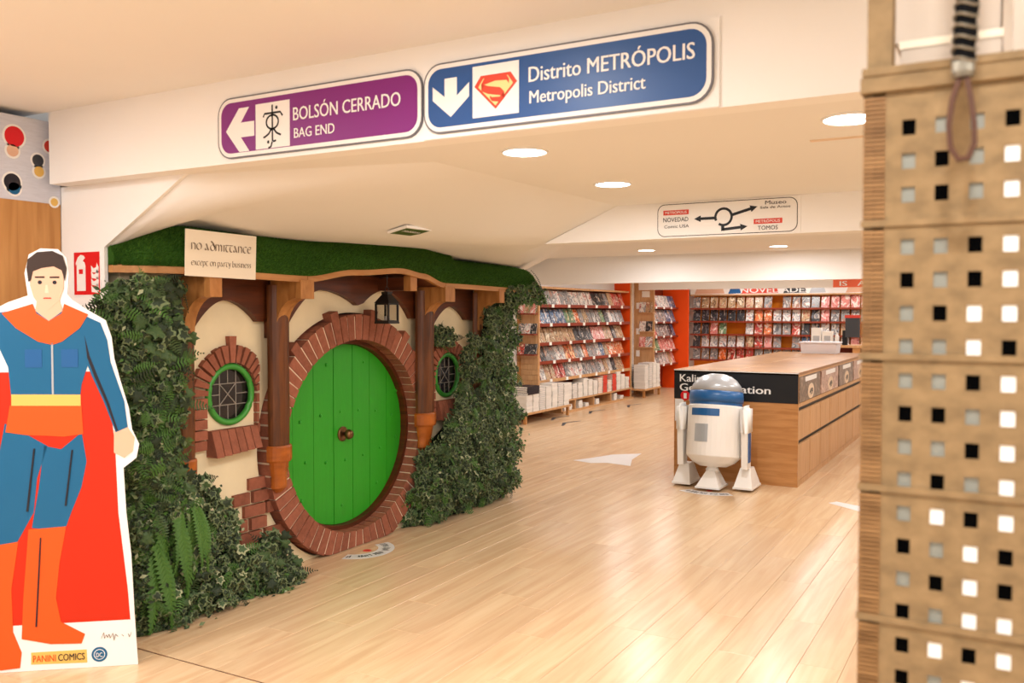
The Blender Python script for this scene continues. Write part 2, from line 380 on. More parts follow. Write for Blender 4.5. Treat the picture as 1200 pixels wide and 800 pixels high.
# ------------------------------------------------------------------ downlights (each carries its own lamp)
def downlight(x, y, z, label, power=LAMP_W, r=.085):
    t = thing('downlight', label, 'ceiling light', (x, y, z), group='recessed downlights' if 2.2 < z < 2.3 else None)
    obj('rim', tube(B(), [(x+(r+.005)*math.cos(2*PI*i/28), y+(r+.005)*math.sin(2*PI*i/28), z-.002) for i in range(28)], .006, 6, closed=True), 'white', t)
    obj('diffuser', lathe(B(), [(0, -.004), (r, -.004), (r, .001), (0, .001)], (x, y, z), n=28), 'lampglow', t)
    ld = bpy.data.lights.new('lamp', 'AREA'); ld.shape = 'DISK'; ld.size = 2*r; ld.energy = power; ld.color = LAMP_C
    lo = link(bpy.data.objects.new('lamp', ld)); lo.parent = t; lo.location = (0, 0, -.012)
    return t
downlight(-1.76, 4.17, 2.25, 'round white downlight, the largest one in view, before the roundabout sign')
downlight(-1.72, 3.17, 2.25, 'round white downlight just below the blue sign')
downlight(-.48, 3.16, 2.25, 'round white downlight partly behind the perforated plywood stand')
downlight(-3.3, 8.71, 2.25, 'small far downlight beyond the second beam, nearer the turf roof')
downlight(-1.98, 8.78, 2.25, 'small far downlight beyond the second beam, above the counter')
for x, y, w_ in ((-.5, 8.7, 'over the counter aisle'), (-1.9, 6.9, 'between second and third beam'), (-.5, 6.9, 'between the beams over the aisle'), (1.2, 5, 'near the right wall'), (1.2, 8.7, 'by the right wall before the third beam')):
    downlight(x, y, 2.25, 'hidden white downlight in the lower ceiling, '+w_)
for x in (-5.2, -3.9, -2.4, -.8, .9):  # out of view behind the third beam, put in to light the shelves
    for y in (10.6, 12.6, 14.6, 17.3, 19.2):
        if x <= -.5 or y > 11: downlight(x, y, 2.42, 'hidden rear room downlight, %s row past the third beam, %s from the left wall' % (ORD[(10.6, 12.6, 14.6, 17.3, 19.2).index(y)], ORD[(-5.2, -3.9, -2.4, -.8, .9).index(x)]), LAMP_W*.85)
for x in (-3.2, -1.6, 0, 1.6, 3.2):
    for y in (-2.4, -.9, .6, 1.9):
        if y > 1 and (-.5 < x < 2 or x < -3): continue
        downlight(x, y, 2.61, 'entrance hall downlight, %s row from the front beam, %s from the cabinet side' % (ORD[(1.9, .6, -.9, -2.4).index(y)], ORD[(-3.2, -1.6, 0, 1.6, 3.2).index(x)]), LAMP_W*1.1)

for x, y in ((-3.75, 1.45), (-3.75, .3)):  # two lamps added out of view to brighten the left end
    downlight(x, y, 2.61, 'added fill downlight beside the oak cabinet, %s to the front beam' % ('closer' if y > 1 else 'second closest'), LAMP_W*1.05)

# ================================================================== ROUND DOOR HOUSE
FX = -3.97                                   # plaster face
CY, CZ, AY, AZ = 4.81, .765, .70, .655       # round opening
W1, W2, WZ1, WZ2 = 3.71, 5.985, 1.13, 1.105  # round windows
def loop(bm, pts, x):
    v = [bm.verts.new((x, p[0], p[1])) for p in pts]; return [bm.edges.new((v[i], v[(i+1) % len(v)])) for i in range(len(v))]
def ell(cy, cz, a, b, n=64): return [(cy+a*math.cos(2*PI*i/n), cz+b*math.sin(2*PI*i/n)) for i in range(n)]
bm = B()
holes = [[(y, max(z, .012)) for y, z in ell(CY, CZ, AY+.186, AZ+.186, 90)], ell(W1, WZ1, .165, .165, 32), ell(W2, WZ2, .165, .165, 32)]
E_ = loop(bm, [(2.99, 0), (7.0, 0), (7.0, 1.82), (2.99, 1.82)], FX)
for h in holes: E_ += loop(bm, h, FX)
bmesh.ops.triangle_fill(bm, use_beauty=True, use_dissolve=False, edges=E_, normal=(1, 0, 0))
r = bmesh.ops.extrude_edge_only(bm, edges=[e for e in bm.edges if len(e.link_faces) == 1])
bmesh.ops.translate(bm, vec=(-.09, 0, 0), verts=[v for v in r['geom'] if isinstance(v, bmesh.types.BMVert)])
facade = obj('wall_facade', bm, 'plaster'); props(facade, 'cream plaster front of the little round door house', 'wall', kind=S)
st('wall_return_upper', (-4.66, 2.9, 2.25), (-4.246, 2.98, 2.7), 'wall', 'white wall strip above the cabinet beside the front beam')
st('trim_3', (-4.2, 2.97, 1.80), (-4.10, 6.99, 2.2), 'ceil', 'cream strip closing the gap behind the turf roof', 'wall trim')
st('wall_backing', (-4.3, 3.0, 0), (-4.16, 6.98, 1.79), 'dark', 'dark backing behind the round door house')

# --- brick ring round the door
ring = thing('brick_surround', 'wide ring of red bricks around the round green door', 'brickwork', (-3.97, CY, 0))
NB = 66
def ringpt(a, r): return (CY+(AY+r)*math.cos(a), max(.004, CZ+(AZ+r)*math.sin(a)))
for i in range(NB):
    a0 = 2*PI*i/NB; g = .0115/.74; a, b = a0+g/2, a0+2*PI/NB-g/2
    deg = (math.degrees(a0)) % 360
    out = .170+random.uniform(-.006, .006)
    if i in (9, 14, 19, 24, 4): out += .045
    xf = -3.9+random.uniform(-.004, .004)
    P = [(xf, *ringpt(a, 0)), (xf, *ringpt(b, 0)), (xf, *ringpt(b, out)), (xf, *ringpt(a, out))]
    P = [(p[0], max(p[1], 3.965), p[2]) for p in P]
    Q = [(-4.035, p[1], p[2]) for p in P]
    if abs(P[0][2]-P[3][2]) + abs(P[0][1]-P[3][1]) < .02: continue
    obj('brick', hexa(B(), P+Q), 'brick', ring)
bm = B(); n = 96
for i in range(n):
    a, b = 2*PI*i/n, 2*PI*(i+1)/n
    P = [(-3.908, *ringpt(a, .007)), (-3.908, *ringpt(b, .007)), (-3.908, *ringpt(b, .160)), (-3.908, *ringpt(a, .160))]
    P = [(p[0], max(p[1], 3.97), p[2]) for p in P]
    hexa(bm, P+[(-4.03, p[1], p[2]) for p in P])
obj('mortar', bm, 'mortar', ring)

# --- the round green door
door = thing('door_1', 'round green plank door with a brass knob in its middle', 'door', (-4.05, CY, 0), kind=S)
bm = lathe(B(), [(1, 0), (1, .055), (.955, .055), (.955, 0)], n=72)
bm2 = B(); n = 72
for i in range(n):
    a, b = 2*PI*i/n, 2*PI*(i+1)/n
    P = [(-4.0, CY+(AY-k)*math.cos(t), CZ+(AZ-k)*math.sin(t)) for t, k in ((a, .03), (b, .03), (b, -.004), (a, -.004))]
    hexa(bm2, P+[(-4.06, p[1], p[2]) for p in P])
bm.free(); obj('door_frame', bm2, 'timber_dark', door)
obj('backing', prism(B(), ell(CY, CZ, AY-.004, AZ-.004), (-4.09, 0, 0), (0, 1, 0), (0, 0, 1), (1, 0, 0), 0, .02), 'doorgap', door)
edges = [-.70, -.50, -.30, -.10, .10, .29, .49, .70]
a_, b_ = AY-.034, AZ-.034
studs = []
for k, (y0, y1) in enumerate(zip(edges, edges[1:])):
    y0, y1 = max(y0, -a_)+.0025, min(y1, a_)-.0025
    ys = [lerp(y0, y1, t/10) for t in range(11)]
    f = lambda y: b_*math.sqrt(max(0, 1-(y/a_)**2))
    pts = [(CY+y, CZ+f(y)) for y in ys]+[(CY+y, CZ-f(y)) for y in reversed(ys)]
    dd = random.uniform(-.002, .002)
    obj('plank', prism(B(), pts, (-4.045+dd, 0, 0), (0, 1, 0), (0, 0, 1), (1, 0, 0), -.03, 0), 'door', door)
    ym = (y0+y1)/2; h = f(ym)
    studs += [(ym+.03, .82*h), (ym-.03, .25*h), (ym+.02, -.3*h), (ym-.02, -.8*h)][k % 2::1][:3]
for y, z in studs:
    obj('stud', lathe(B(), [(0, .009), (.007, .008), (.013, 0)], (-4.045, CY+y, CZ+z), 'X', 10), 'door', door, smooth=True)
kn = obj('knob', lathe(B(), [(.014, 0), (.014, .03), (.03, .04), (.036, .055), (.028, .075), (.012, .082), (0, .083)], (-4.04, 4.80, .765), 'X', 20), 'brass', door, smooth=True, label='aged brass round knob')
obj('rosette', lathe(B(), [(.052, 0), (.052, .008), (.042, .014), (.03, .012), (0, .012)], (-4.044, 4.80, .765), 'X', 28), 'brass', kn)

# --- round windows, their brick arches and sills
def window(n, wy, wz, label, slab):
    t = thing('window_%d' % n, label, 'window', (FX, wy, wz), kind=S)
    obj('window_frame', tube(B(), [(FX+.008, wy+.163*math.cos(2*PI*i/40), wz+.163*math.sin(2*PI*i/40)) for i in range(40)], .019, 8, closed=True), 'green_rim', t, smooth=True)
    obj('pane', prism(B(), circ(wy, wz, .158, 36), (FX-.02, 0, 0), (0, 1, 0), (0, 0, 1), (1, 0, 0), 0, .006), 'glass', t)
    R = .155; s = .062; x = FX-.012
    def bar(p, q):
        return obj('lead_bar', tube(B(), [(x, wy+p[0], wz+p[1]), (x, wy+q[0], wz+q[1])], .0032, 5), 'lead', t)
    h = math.sqrt(R*R-s*s)
    for k in (-s, s): bar((k, -h), (k, h)); bar((-h, k), (h, k))
    bar((-s, -s), (s, s)); bar((-s, s), (s, -s)); bar((0, s), (0, R)); bar((0, -s), (0, -R)); bar((s, 0), (R, 0)); bar((-s, 0), (-R, 0))
    a = thing('brick_arch', slab+' window arch of radiating red bricks', 'brickwork', (FX, wy, wz))
    nb = 15; g = .030
    for i in range(nb):
        t0, t1 = PI*i/nb+g, PI*(i+1)/nb-g; ro = .285+random.uniform(-.006, .006)+(.05 if i == 7 else 0)
        P = [(-3.935+random.uniform(-.004, .004), wy+q*math.cos(t), wz+q*math.sin(t)) for t, q in ((t0, .186), (t1, .186), (t1, ro), (t0, ro))]
        P = [(p[0], min(p[1], 3.918) if n == 1 else max(p[1], 5.70), p[2]) for p in P]
        obj('brick', hexa(B(), P+[(FX+.0005, p[1], p[2]) for p in P]), 'brick', a)
    for s_ in (-1, 1):
        for k in range(5):
            z1 = wz-.008-k*.06; lo = (FX+.0005, wy+s_*.19 if s_ > 0 else wy-.285, z1-.052); hi = (-3.937+random.uniform(-.004, .004), wy+.285 if s_ > 0 else wy-.19, z1)
            if n == 1: hi = (hi[0], min(hi[1], 3.918), hi[2])
            boxo('brick', lo, hi, 'brick', a)
    s = thing('brick_sill', 'sloping sill of upright red bricks under the '+slab+' round window', 'brickwork', (FX, wy, wz-.2))
    for k in range(6):
        y0 = wy-.172+k*.0585; y1 = y0+.0535; zt, zb = wz-.197, wz-.345+k*.004
        P = [(FX+.0005, y0, zb), (FX+.0005, y1, zb), (-3.88, y1, zb), (-3.88, y0, zb)]
        Q = [(FX+.0005, y0, zt), (FX+.0005, y1, zt), (-3.925, y1, zt), (-3.925, y0, zt)]
        obj('brick', hexa(B(), P+Q), 'brick', s)
window(1, W1, WZ1, 'round leaded window with green rim between the ivy and the round door', 'left')
window(2, W2, WZ2, 'round leaded window with green rim half hidden by climbing plants, right of the door', 'right')
pt = thing('brick_patch', 'small patch of exposed brick courses low on the plaster behind the ivy bush', 'brickwork', (FX, 3.9, .15))
for r_, (z, ys) in enumerate([(.145, (3.70, 3.90)), (.225, (3.77, 3.97)), (.305, (3.70, 3.85)), (.385, (3.80, 3.98)), (.465, (3.72, 3.87)), (.545, (3.84,))]):
    for y in ys: boxo('brick', (FX+.0005, y, z), (-3.945+random.uniform(-.004, .004), y+(.165 if r_ % 2 else .125), z+.068), 'brick', pt)

# --- timber posts with brackets
def half(prof, cx, cy, kx=.78, n=12):
    bm = B(); pr = None
    for r, h in prof:
        q = [bm.verts.new((cx+kx*r*math.cos(-PI/2+PI*i/n), cy+r*math.sin(-PI/2+PI*i/n), h)) for i in range(n+1)]
        if pr:
            for k in range(n+1): bm.faces.new((pr[k], pr[(k+1) % (n+1)], q[(k+1) % (n+1)], q[k]))
        else: bm.faces.new(q[::-1])
        pr = q
    bm.faces.new(pr); bmesh.ops.recalc_face_normals(bm, faces=bm.faces[:]); return bm
def post(y, r, ztop, zc, label):
    t = thing('timber_post', label, 'post', (FX, y, 0), group='timber posts of the round door house')
    cx = -3.894
    obj('shaft', half([(r*.96, zc+.1), (r, zc+.35), (r*.97, 1.25), (r, 1.5), (r, 1.77)], cx, y), 'timber', t)
    obj('collar', half([(r*1.08, zc), (r*1.16, zc+.012), (r*1.16, zc+.09), (r*1.08, zc+.1)], cx, y), 'collar', t, label='lighter orange brown collar')
    obj('foot', half([(r*.3, zc-.19), (r*.72, zc-.16), (r*.72, zc-.09), (r*.92, zc)], cx, y), 'collar', t)
    w_ = min(r*.62, .06)
    pts = [(-3.655, 1.795), (-3.655, 1.70)]
    pts += [(-3.69-.16*math.sin(k/8*PI/2), 1.50+.19*math.cos(k/8*PI/2)) for k in range(9)] + [(-3.85, 1.46), (-3.893, 1.46), (-3.893, 1.795)]
    obj('bracket', prism(B(), pts, (0, y, 0), (1, 0, 0), (0, 0, 1), (0, 1, 0), -w_, w_), 'timber_pale', t)
    boxo('bracket_block', (-3.69, y-w_-.006, 1.685), (-3.645, y+w_+.006, 1.798), 'timber_pale', t, bev=.003)
post(3.325, .058, 1.8, .71, 'slim timber post beside the tall ivy column')
post(4.022, .082, 1.8, .70, 'thick round timber post between the left window and the door')
post(5.56, .10, 1.8, .75, 'thick round timber post between the door and the right window')
post(6.33, .058, 1.8, .85, 'slim timber post wrapped in climbing plants')
b = thing('timber_bracket', 'small centre bracket block above the hanging lantern', 'bracket', (FX, 5.1, 1.7))
boxo('bracket_arm', (-3.93, 5.05, 1.76), (-3.70, 5.13, 1.845), 'timber_dark', b); boxo('bracket_block', (-3.70, 5.05, 1.755), (-3.64, 5.13, 1.86), 'timber_pale', b, bev=.003)
# arched boards
def arch_board(pts, y0, y1, ztop, label):
    p = [(y0, ztop)]+[(y0, pts[0][1])]+pts+[(y1, pts[-1][1]), (y1, ztop)]
    o = obj('arched_board', prism(B(), p, (-3.968, 0, 0), (0, 1, 0), (0, 0, 1), (1, 0, 0), 0, .045), 'timber_dark', origin=(-3.968, (y0+y1)/2, ztop))
    props(o, label, 'board', 'arched boards under the turf roof')
def arc(y0, z0, ya, za, y1, z1, n=10):
    out = []
    for k in range(n+1):
        t = k/n; y = lerp(y0, ya, t); out.append((y, z0+(za-z0)*math.sin(t*PI/2)**.85))
    for k in range(1, n+1):
        t = k/n; y = lerp(ya, y1, t); out.append((y, z1+(za-z1)*math.cos(t*PI/2)**.85))
    return out
arch_board(arc(3.39, 1.47, 3.65, 1.675, 3.90, 1.55), 3.30, 3.985, 1.81, 'dark arched board over the left round window')
arch_board(arc(4.10, 1.45, 4.47, 1.752, 4.83, 1.655)+arc(4.89, 1.67, 5.13, 1.762, 5.46, 1.56)[0:], 3.99, 5.56, 1.86, 'dark double arched board with a pendant point over the door')
arch_board(arc(5.70, 1.45, 6.0, 1.655, 6.23, 1.545), 5.565, 6.33, 1.81, 'dark arched board over the right round window')

# --- turf roof
def fx(y):
    for (a, xa), (b_, xb) in zip(FXP, FXP[1:]):
        if y <= b_: return lerp(xa, xb, (y-a)/(b_-a))
    return FXP[-1][1]
def curve(P):
    def f(y):
        if y <= P[0][0]: return P[0][1]
        for (a, za), (b_, zb) in zip(P, P[1:]):
            if y <= b_: t = (y-a)/(b_-a); t = t*t*(3-2*t); return lerp(za, zb, t)
        return P[-1][1]
    return f
fX = curve([(2.92, -3.93), (3.06, -3.78), (3.25, -3.67), (4.05, -3.655), (4.8, -3.60), (5.5, -3.655), (6.95, -3.65)])
fZ = curve([(2.92, 1.805), (4.02, 1.785), (4.45, 1.84), (4.9, 1.868), (5.2, 1.845), (5.52, 1.787), (6.95, 1.772)])
tZ = curve([(2.92, 1.935), (3.1, 2.035), (3.3, 2.05), (4.15, 2.04), (4.42, 2.098), (4.9, 2.115), (5.4, 2.115), (5.66, 2.075), (5.73, 2.0), (6.6, 1.995), (6.93, 1.98), (7.0, 1.90)])
roof = thing('turf_roof', 'wavy artificial turf roof with a timber fascia over the round door house', 'roof', (FX, 2.92, 1.78))
ys = np.linspace(2.92, 6.97, 82)
for s0, s1 in ((2.92, 4.03), (4.035, 5.515), (5.52, 6.97)):
    bm = B(); yy = np.linspace(s0, s1, 24); prev = None
    for y in yy:
        x, z = fX(y), fZ(y); q = [bm.verts.new(p) for p in ((x, y, z), (x, y, z+.04), (x-.03, y, z+.04), (x-.03, y, z))]
        if prev:
            for k in range(4): bm.faces.new((prev[k], q[k], q[(k+1) % 4], prev[(k+1) % 4]))
        else: bm.faces.new(q)
        prev = q
    bm.faces.new(prev[::-1]); bmesh.ops.recalc_face_normals(bm, faces=bm.faces[:]); obj('fascia_board', bm, 'fascia', roof)
bm = B(); prev = None
for y in ys:
    x, z = fX(y)-.03, fZ(y)+.012; q = [bm.verts.new(p) for p in ((x, y, z), (x, y, z+.02), (-3.975, y, z+.02), (-3.975, y, z))]
    if prev:
        for k in range(4): bm.faces.new((prev[k], q[k], q[(k+1) % 4], prev[(k+1) % 4]))
    prev = q
bmesh.ops.recalc_face_normals(bm, faces=bm.faces[:]); obj('soffit_board', bm, 'timber_dark', roof)
def turfpt(y, t):
    """t 0 at the fascia, 1 at the crest"""
    x0, z0 = fX(y)+.006, fZ(y)+.036; dx = min(.16, max(.03, x0+3.95)); x1, z1 = x0-dx, tZ(y)
    return Vector((lerp(x0, x1, t**1.6), y, lerp(z0, z1, math.sin(t*PI/2)**.9)))
bm = B(); gridt = []
for y in np.linspace(2.92, 7.0, 170):
    row = [bm.verts.new(turfpt(y, t)) for t in np.linspace(0, 1, 8)]; row.append(bm.verts.new((-4.1, y, tZ(y)-.03))); row.append(bm.verts.new((-4.1, y, fZ(y)+.036))); gridt.append(row)
for a, b_ in zip(gridt, gridt[1:]):
    for k in range(10): bm.faces.new((a[k], b_[k], b_[(k+1) % 10], a[(k+1) % 10]))
bm.faces.new(gridt[0]); bm.faces.new(gridt[-1]); bmesh.ops.recalc_face_normals(bm, faces=bm.faces[:])
obj('turf_bed', bm, 'turf', roof, smooth=True)
V = []; F = []; K = []
for i in range(52000):
    y = random.uniform(2.92, 7.0); t = random.random(); p = turfpt(y, t)
    n_ = Vector((1.0-.5*t, 0, .3+.7*t)).normalized(); h = random.uniform(.012, .022)
    d_ = (n_+Vector((random.uniform(-.5, .5), random.uniform(-.6, .6), random.uniform(-.5, .4)))).normalized()*h
    s = Vector((random.uniform(-.3, .3), random.choice((-1, 1)), random.uniform(-.3, .3)))*.0022; o = len(V)
    V += [tuple(p-s), tuple(p+s), tuple(p+d_)]; F.append((o, o+1, o+2)); K.append(0 if random.random() < .55 else 1)
soup('turf', V, F, K, ['turfA', 'turfB'], roof)

# --- notice on the fascia
U, Vv = Vector((0, 1, 0)), Vector((0, .02, 1)).normalized(); O = Vector((-3.636, 3.113, 1.79))
nt_ = thing('notice_board', 'cream card notice with brown uncial lettering hung on the turf roof edge', 'sign', O)
sheet('board', [(0, 0), (.478, -.006), (.482, .232), (.002, .236)], O, U, Vv, (1, 0, 0), 0, .005, 'paper', nt_)
Oc = O+Vector((.0055, 0, 0))
def pen(name, strokes, x0, y0, s, wpen, m, parent, O, U, Vv, d=.0008):
    """broad-nib strokes: polylines in units of the x-height, swept by a slanted nib"""
    nib = Vector((math.cos(.5), math.sin(.5)))*wpen/2; bm = B(); Nn = U.cross(Vv).normalized(); O2 = O+Nn*d
    for st_ in strokes:
        prev = None
        for px_, py_ in st_:
            c = Vector((x0+px_*s, y0+py_*s)); a, b_ = c-nib, c+nib
            q = [bm.verts.new(O2+U*v.x+Vv*v.y) for v in (a, b_)]
            if prev: bm.faces.new((prev[0], prev[1], q[1], q[0]))
            prev = q
    return obj(name, bm, m, parent)
def cc(cx, cy, r, a0, a1, n=10, ry=None): return [(cx+r*math.cos(math.radians(lerp(a0, a1, k/n))), cy+(ry or r)*math.sin(math.radians(lerp(a0, a1, k/n)))) for k in range(n+1)]
GLY = {'n': (.9, [[(.1, 1), (.1, 0)], [(.1, .8), (.4, 1), (.7, .8), (.7, 0)]]), 'o': (1.0, [cc(.5, .5, .42, 0, 360, 14, .5)]),
 'a': (.95, [[(.25, 1), (.7, 0)], [(.47, .5), (.1, .3), (.1, .05), (.35, .05), (.55, .35)], [(.7, 0), (.85, .1)]]),
 'd': (1.0, [cc(.5, .45, .4, 0, 360, 14, .45), [(.88, .5), (.6, 1.1), (.2, 1.45)]]),
 'm': (1.4, [[(.1, 1), (.1, 0)], [(.1, .8), (.38, 1), (.62, .8), (.62, 0)], [(.62, .8), (.9, 1), (1.15, .8), (1.15, 0)]]), 'i': (.45, [[(.2, 1), (.2, 0)]]),
 't': (.75, [[(.0, 1), (.7, 1)], cc(.45, .45, .35, 110, 300, 8, .48)]), 'c': (.85, [cc(.5, .5, .4, 50, 310, 12, .5)]),
 'e': (.9, [cc(.5, .5, .4, 40, 315, 12, .5), [(.1, .55), (.75, .62)]]), 'x': (.85, [[(.1, 1), (.75, 0)], [(.75, 1), (.1, 0)]]),
 'p': (.95, [[(.12, 1), (.12, -.45)], cc(.42, .5, .34, 140, -140, 12, .48)]), 'r': (.75, [[(.1, 1), (.1, 0)], [(.1, .75), (.35, 1), (.6, .9)]]),
 'y': (.85, [[(.1, 1), (.4, .25)], [(.75, 1), (.3, -.45)]]), 'b': (.95, [[(.12, 1.45), (.12, 0)], cc(.42, .45, .36, 140, -140, 12, .45)]),
 'u': (.9, [[(.1, 1), (.1, .25), (.35, 0), (.65, .2)], [(.68, 1), (.68, 0)]]), 's': (.75, [[(.6, .9), (.3, 1), (.12, .8), (.55, .35), (.45, .05), (.1, .08)]]), ' ': (.5, [])}
def script(name, s_, x, y, width, xh, wpen):
    tot = sum(GLY[c][0] for c in s_); k = width/tot; cur = 0; st_ = []
    for c in s_:
        wv, g = GLY[c]; st_ += [[(cur+px_, py_*xh/k) for px_, py_ in poly] for poly in g]; cur += wv
    pen(name, st_, x, y, k, wpen, 'ink', nt_, Oc, U, Vv)
script('lettering', 'no admittance', .035, .135, .41, .034, .0085); script('lettering', 'except on party business', .035, .055, .41, .022, .005)

# --- lantern hanging under the bulge
L0 = Vector((-3.70, 4.86, 1.53))
ln = thing('lantern', 'small black metal lantern with glass panes hanging over the round door', 'lantern', L0)
s = .052
bm = B()
for sx in (-1, 1):
    for sy in (-1, 1): box(bm, L0+Vector((sx*s-.006, sy*s-.006, .012)), L0+Vector((sx*s+.006, sy*s+.006, .135)))
for z in (.012, .128):
    for sy in (-1, 1): box(bm, L0+Vector((-s, sy*s-.005, z)), L0+Vector((s, sy*s+.005, z+.01))); box(bm, L0+Vector((sy*s-.005, -s, z)), L0+Vector((sy*s+.005, s, z+.01)))
obj('lantern_frame', bm, 'dark', ln)
boxo('base', L0+Vector((-.06, -.06, 0)), L0+Vector((.06, .06, .012)), 'dark', ln)
bm = B(); a = [L0+Vector((x*.062, y*.062, .138)) for x, y in ((-1, -1), (1, -1), (1, 1), (-1, 1))]; c = [L0+Vector((x*.022, y*.022, .2)) for x, y in ((-1, -1), (1, -1), (1, 1), (-1, 1))]
hexa(bm, a+c); box(bm, L0+Vector((-.026, -.026, .2)), L0+Vector((.026, .026, .215))); obj('cap', bm, 'dark', ln)
for sx, sy in ((1, 0), (-1, 0), (0, 1), (0, -1)):
    lo = L0+Vector((sx*.05-(.001 if sx else .045), sy*.05-(.001 if sy else .045), .02)); hi = L0+Vector((sx*.05+(.001 if sx else .045), sy*.05+(.001 if sy else .045), .13)); boxo('pane', lo, hi, 'clear', ln)
obj('ring', tube(B(), [L0+Vector((0, .018*math.cos(2*PI*i/16), .232+.018*math.sin(2*PI*i/16))) for i in range(16)], .0025, 6, closed=True), 'dark', ln)
obj('hook', tube(B(), [L0+Vector((0, 0, .25)), L0+Vector((0, .005, .28)), L0+Vector((0, 0, .335))], .003, 6), 'dark', ln)
obj('candle', lathe(B(), [(.02, .012), (.02, .05), (0, .052)], L0, n=14), 'white', ln)

# ------------------------------------------------------------------ planting
def oval(l=1, w=.5, fold=.15, droop=.2):
    v = np.array([(0, 0, 0), (-w/2, .45*l, fold*w), (0, .5*l, 0), (w/2, .45*l, fold*w), (0, l, -droop*l)], float)
    return v, [(0, 2, 1), (0, 3, 2), (1, 2, 4), (2, 3, 4)], [0, 0, 0, 0]
def ivyleaf(two=True):
    o = [(0, 0), (.28, -.12), (.5, .12), (.36, .35), (.55, .62), (.24, .66), (0, 1.08), (-.24, .66), (-.55, .62), (-.36, .35), (-.5, .12), (-.28, -.12)]
    c = np.array((0, .32)); V = [(0, .32, .05)]; n = len(o)
    for p in o: q = c+(np.array(p)-c)*.66; V.append((q[0], q[1], .03-.05*abs(q[0])))
    for p in o: V.append((p[0], p[1], -.04-.1*abs(p[0])-.06*max(0, p[1]-.6)))
    F = []; K = []
    for i in range(n):
        j = (i+1) % n; F.append((0, 1+i, 1+j)); K.append(0); F.append((1+i, 1+n+i, 1+n+j, 1+j)); K.append(1)
    return np.array(V, float), F, K
def frond(n=11, wid=.20):
    V = []; F = []; K = []
    for i in range(n):
        t = i/n; y = t; z = -.35*t*t; l = wid*math.sin(PI*min(1, t*1.1+.12))+.03
        for s_ in (-1, 1):
            o = len(V); V += [(0, y, z), (s_*l, y+.05, z-.05), (s_*l*.6, y+.085, z-.03), (0, y+.05, z-.02)]; F.append((o, o+1, o+2, o+3)); K.append(0)
    return np.array(V, float), F, K
def lump(p, a=.05):
    x, y, z = p; k = math.sin(y*17+z*9)+math.sin(z*21-y*8+1)+.7*math.sin(y*37+z*31)
    return (x+a*k*.5+(abs(random.gauss(0, .03)) if random.random() < .25 else 0), y+.02*math.sin(z*19), z)
def pose(p, nrm, size, roll=None, jit=.6):
    """leaf at p: local z along nrm (jittered), tip mostly hanging"""
    n_ = np.array(nrm, float)+np.random.uniform(-jit, jit, 3); n_ /= np.linalg.norm(n_)
    tip = np.array((np.random.uniform(-.4, .4), np.random.uniform(-1, 1), np.random.uniform(-1.2, .5))) if roll is None else np.array(roll, float)
    y = tip-n_*tip.dot(n_); y /= np.linalg.norm(y)+1e-9; x = np.cross(y, n_)
    return np.column_stack((x*size, y*size, n_*size, np.array(p)))
IVM = {}
for nm, mm in (('dark', ['leafA', 'leafC']), ('pale', ['leafB', 'leafD']), ('green', ['leafB', 'leafB']), ('deep', ['leafA', 'leafA'])):
    v, f, k = ivyleaf(); me = bpy.data.meshes.new('leaf'); me.from_pydata(v.tolist(), [], f); me.polygons.foreach_set('material_index', k)
    for q in mm: me.materials.append(M[q])
    IVM[nm] = me
def ivy_parts(parent, pts, sizes, kinds):
    I = WM[parent.name].inverted()
    for p in pts:
        p = lump(p); p = (p[0]+.012, p[1], p[2])
        A = pose(p, (1, -.35, .15), random.uniform(*sizes), jit=.55); o = link(bpy.data.objects.new('leaf', IVM[random.choice(kinds)]))
        o.parent = parent; o.matrix_local = I @ Matrix([list(A[0]), list(A[1]), list(A[2]), [0, 0, 0, 1]])
def rr(a, b_): return random.uniform(a, b_)
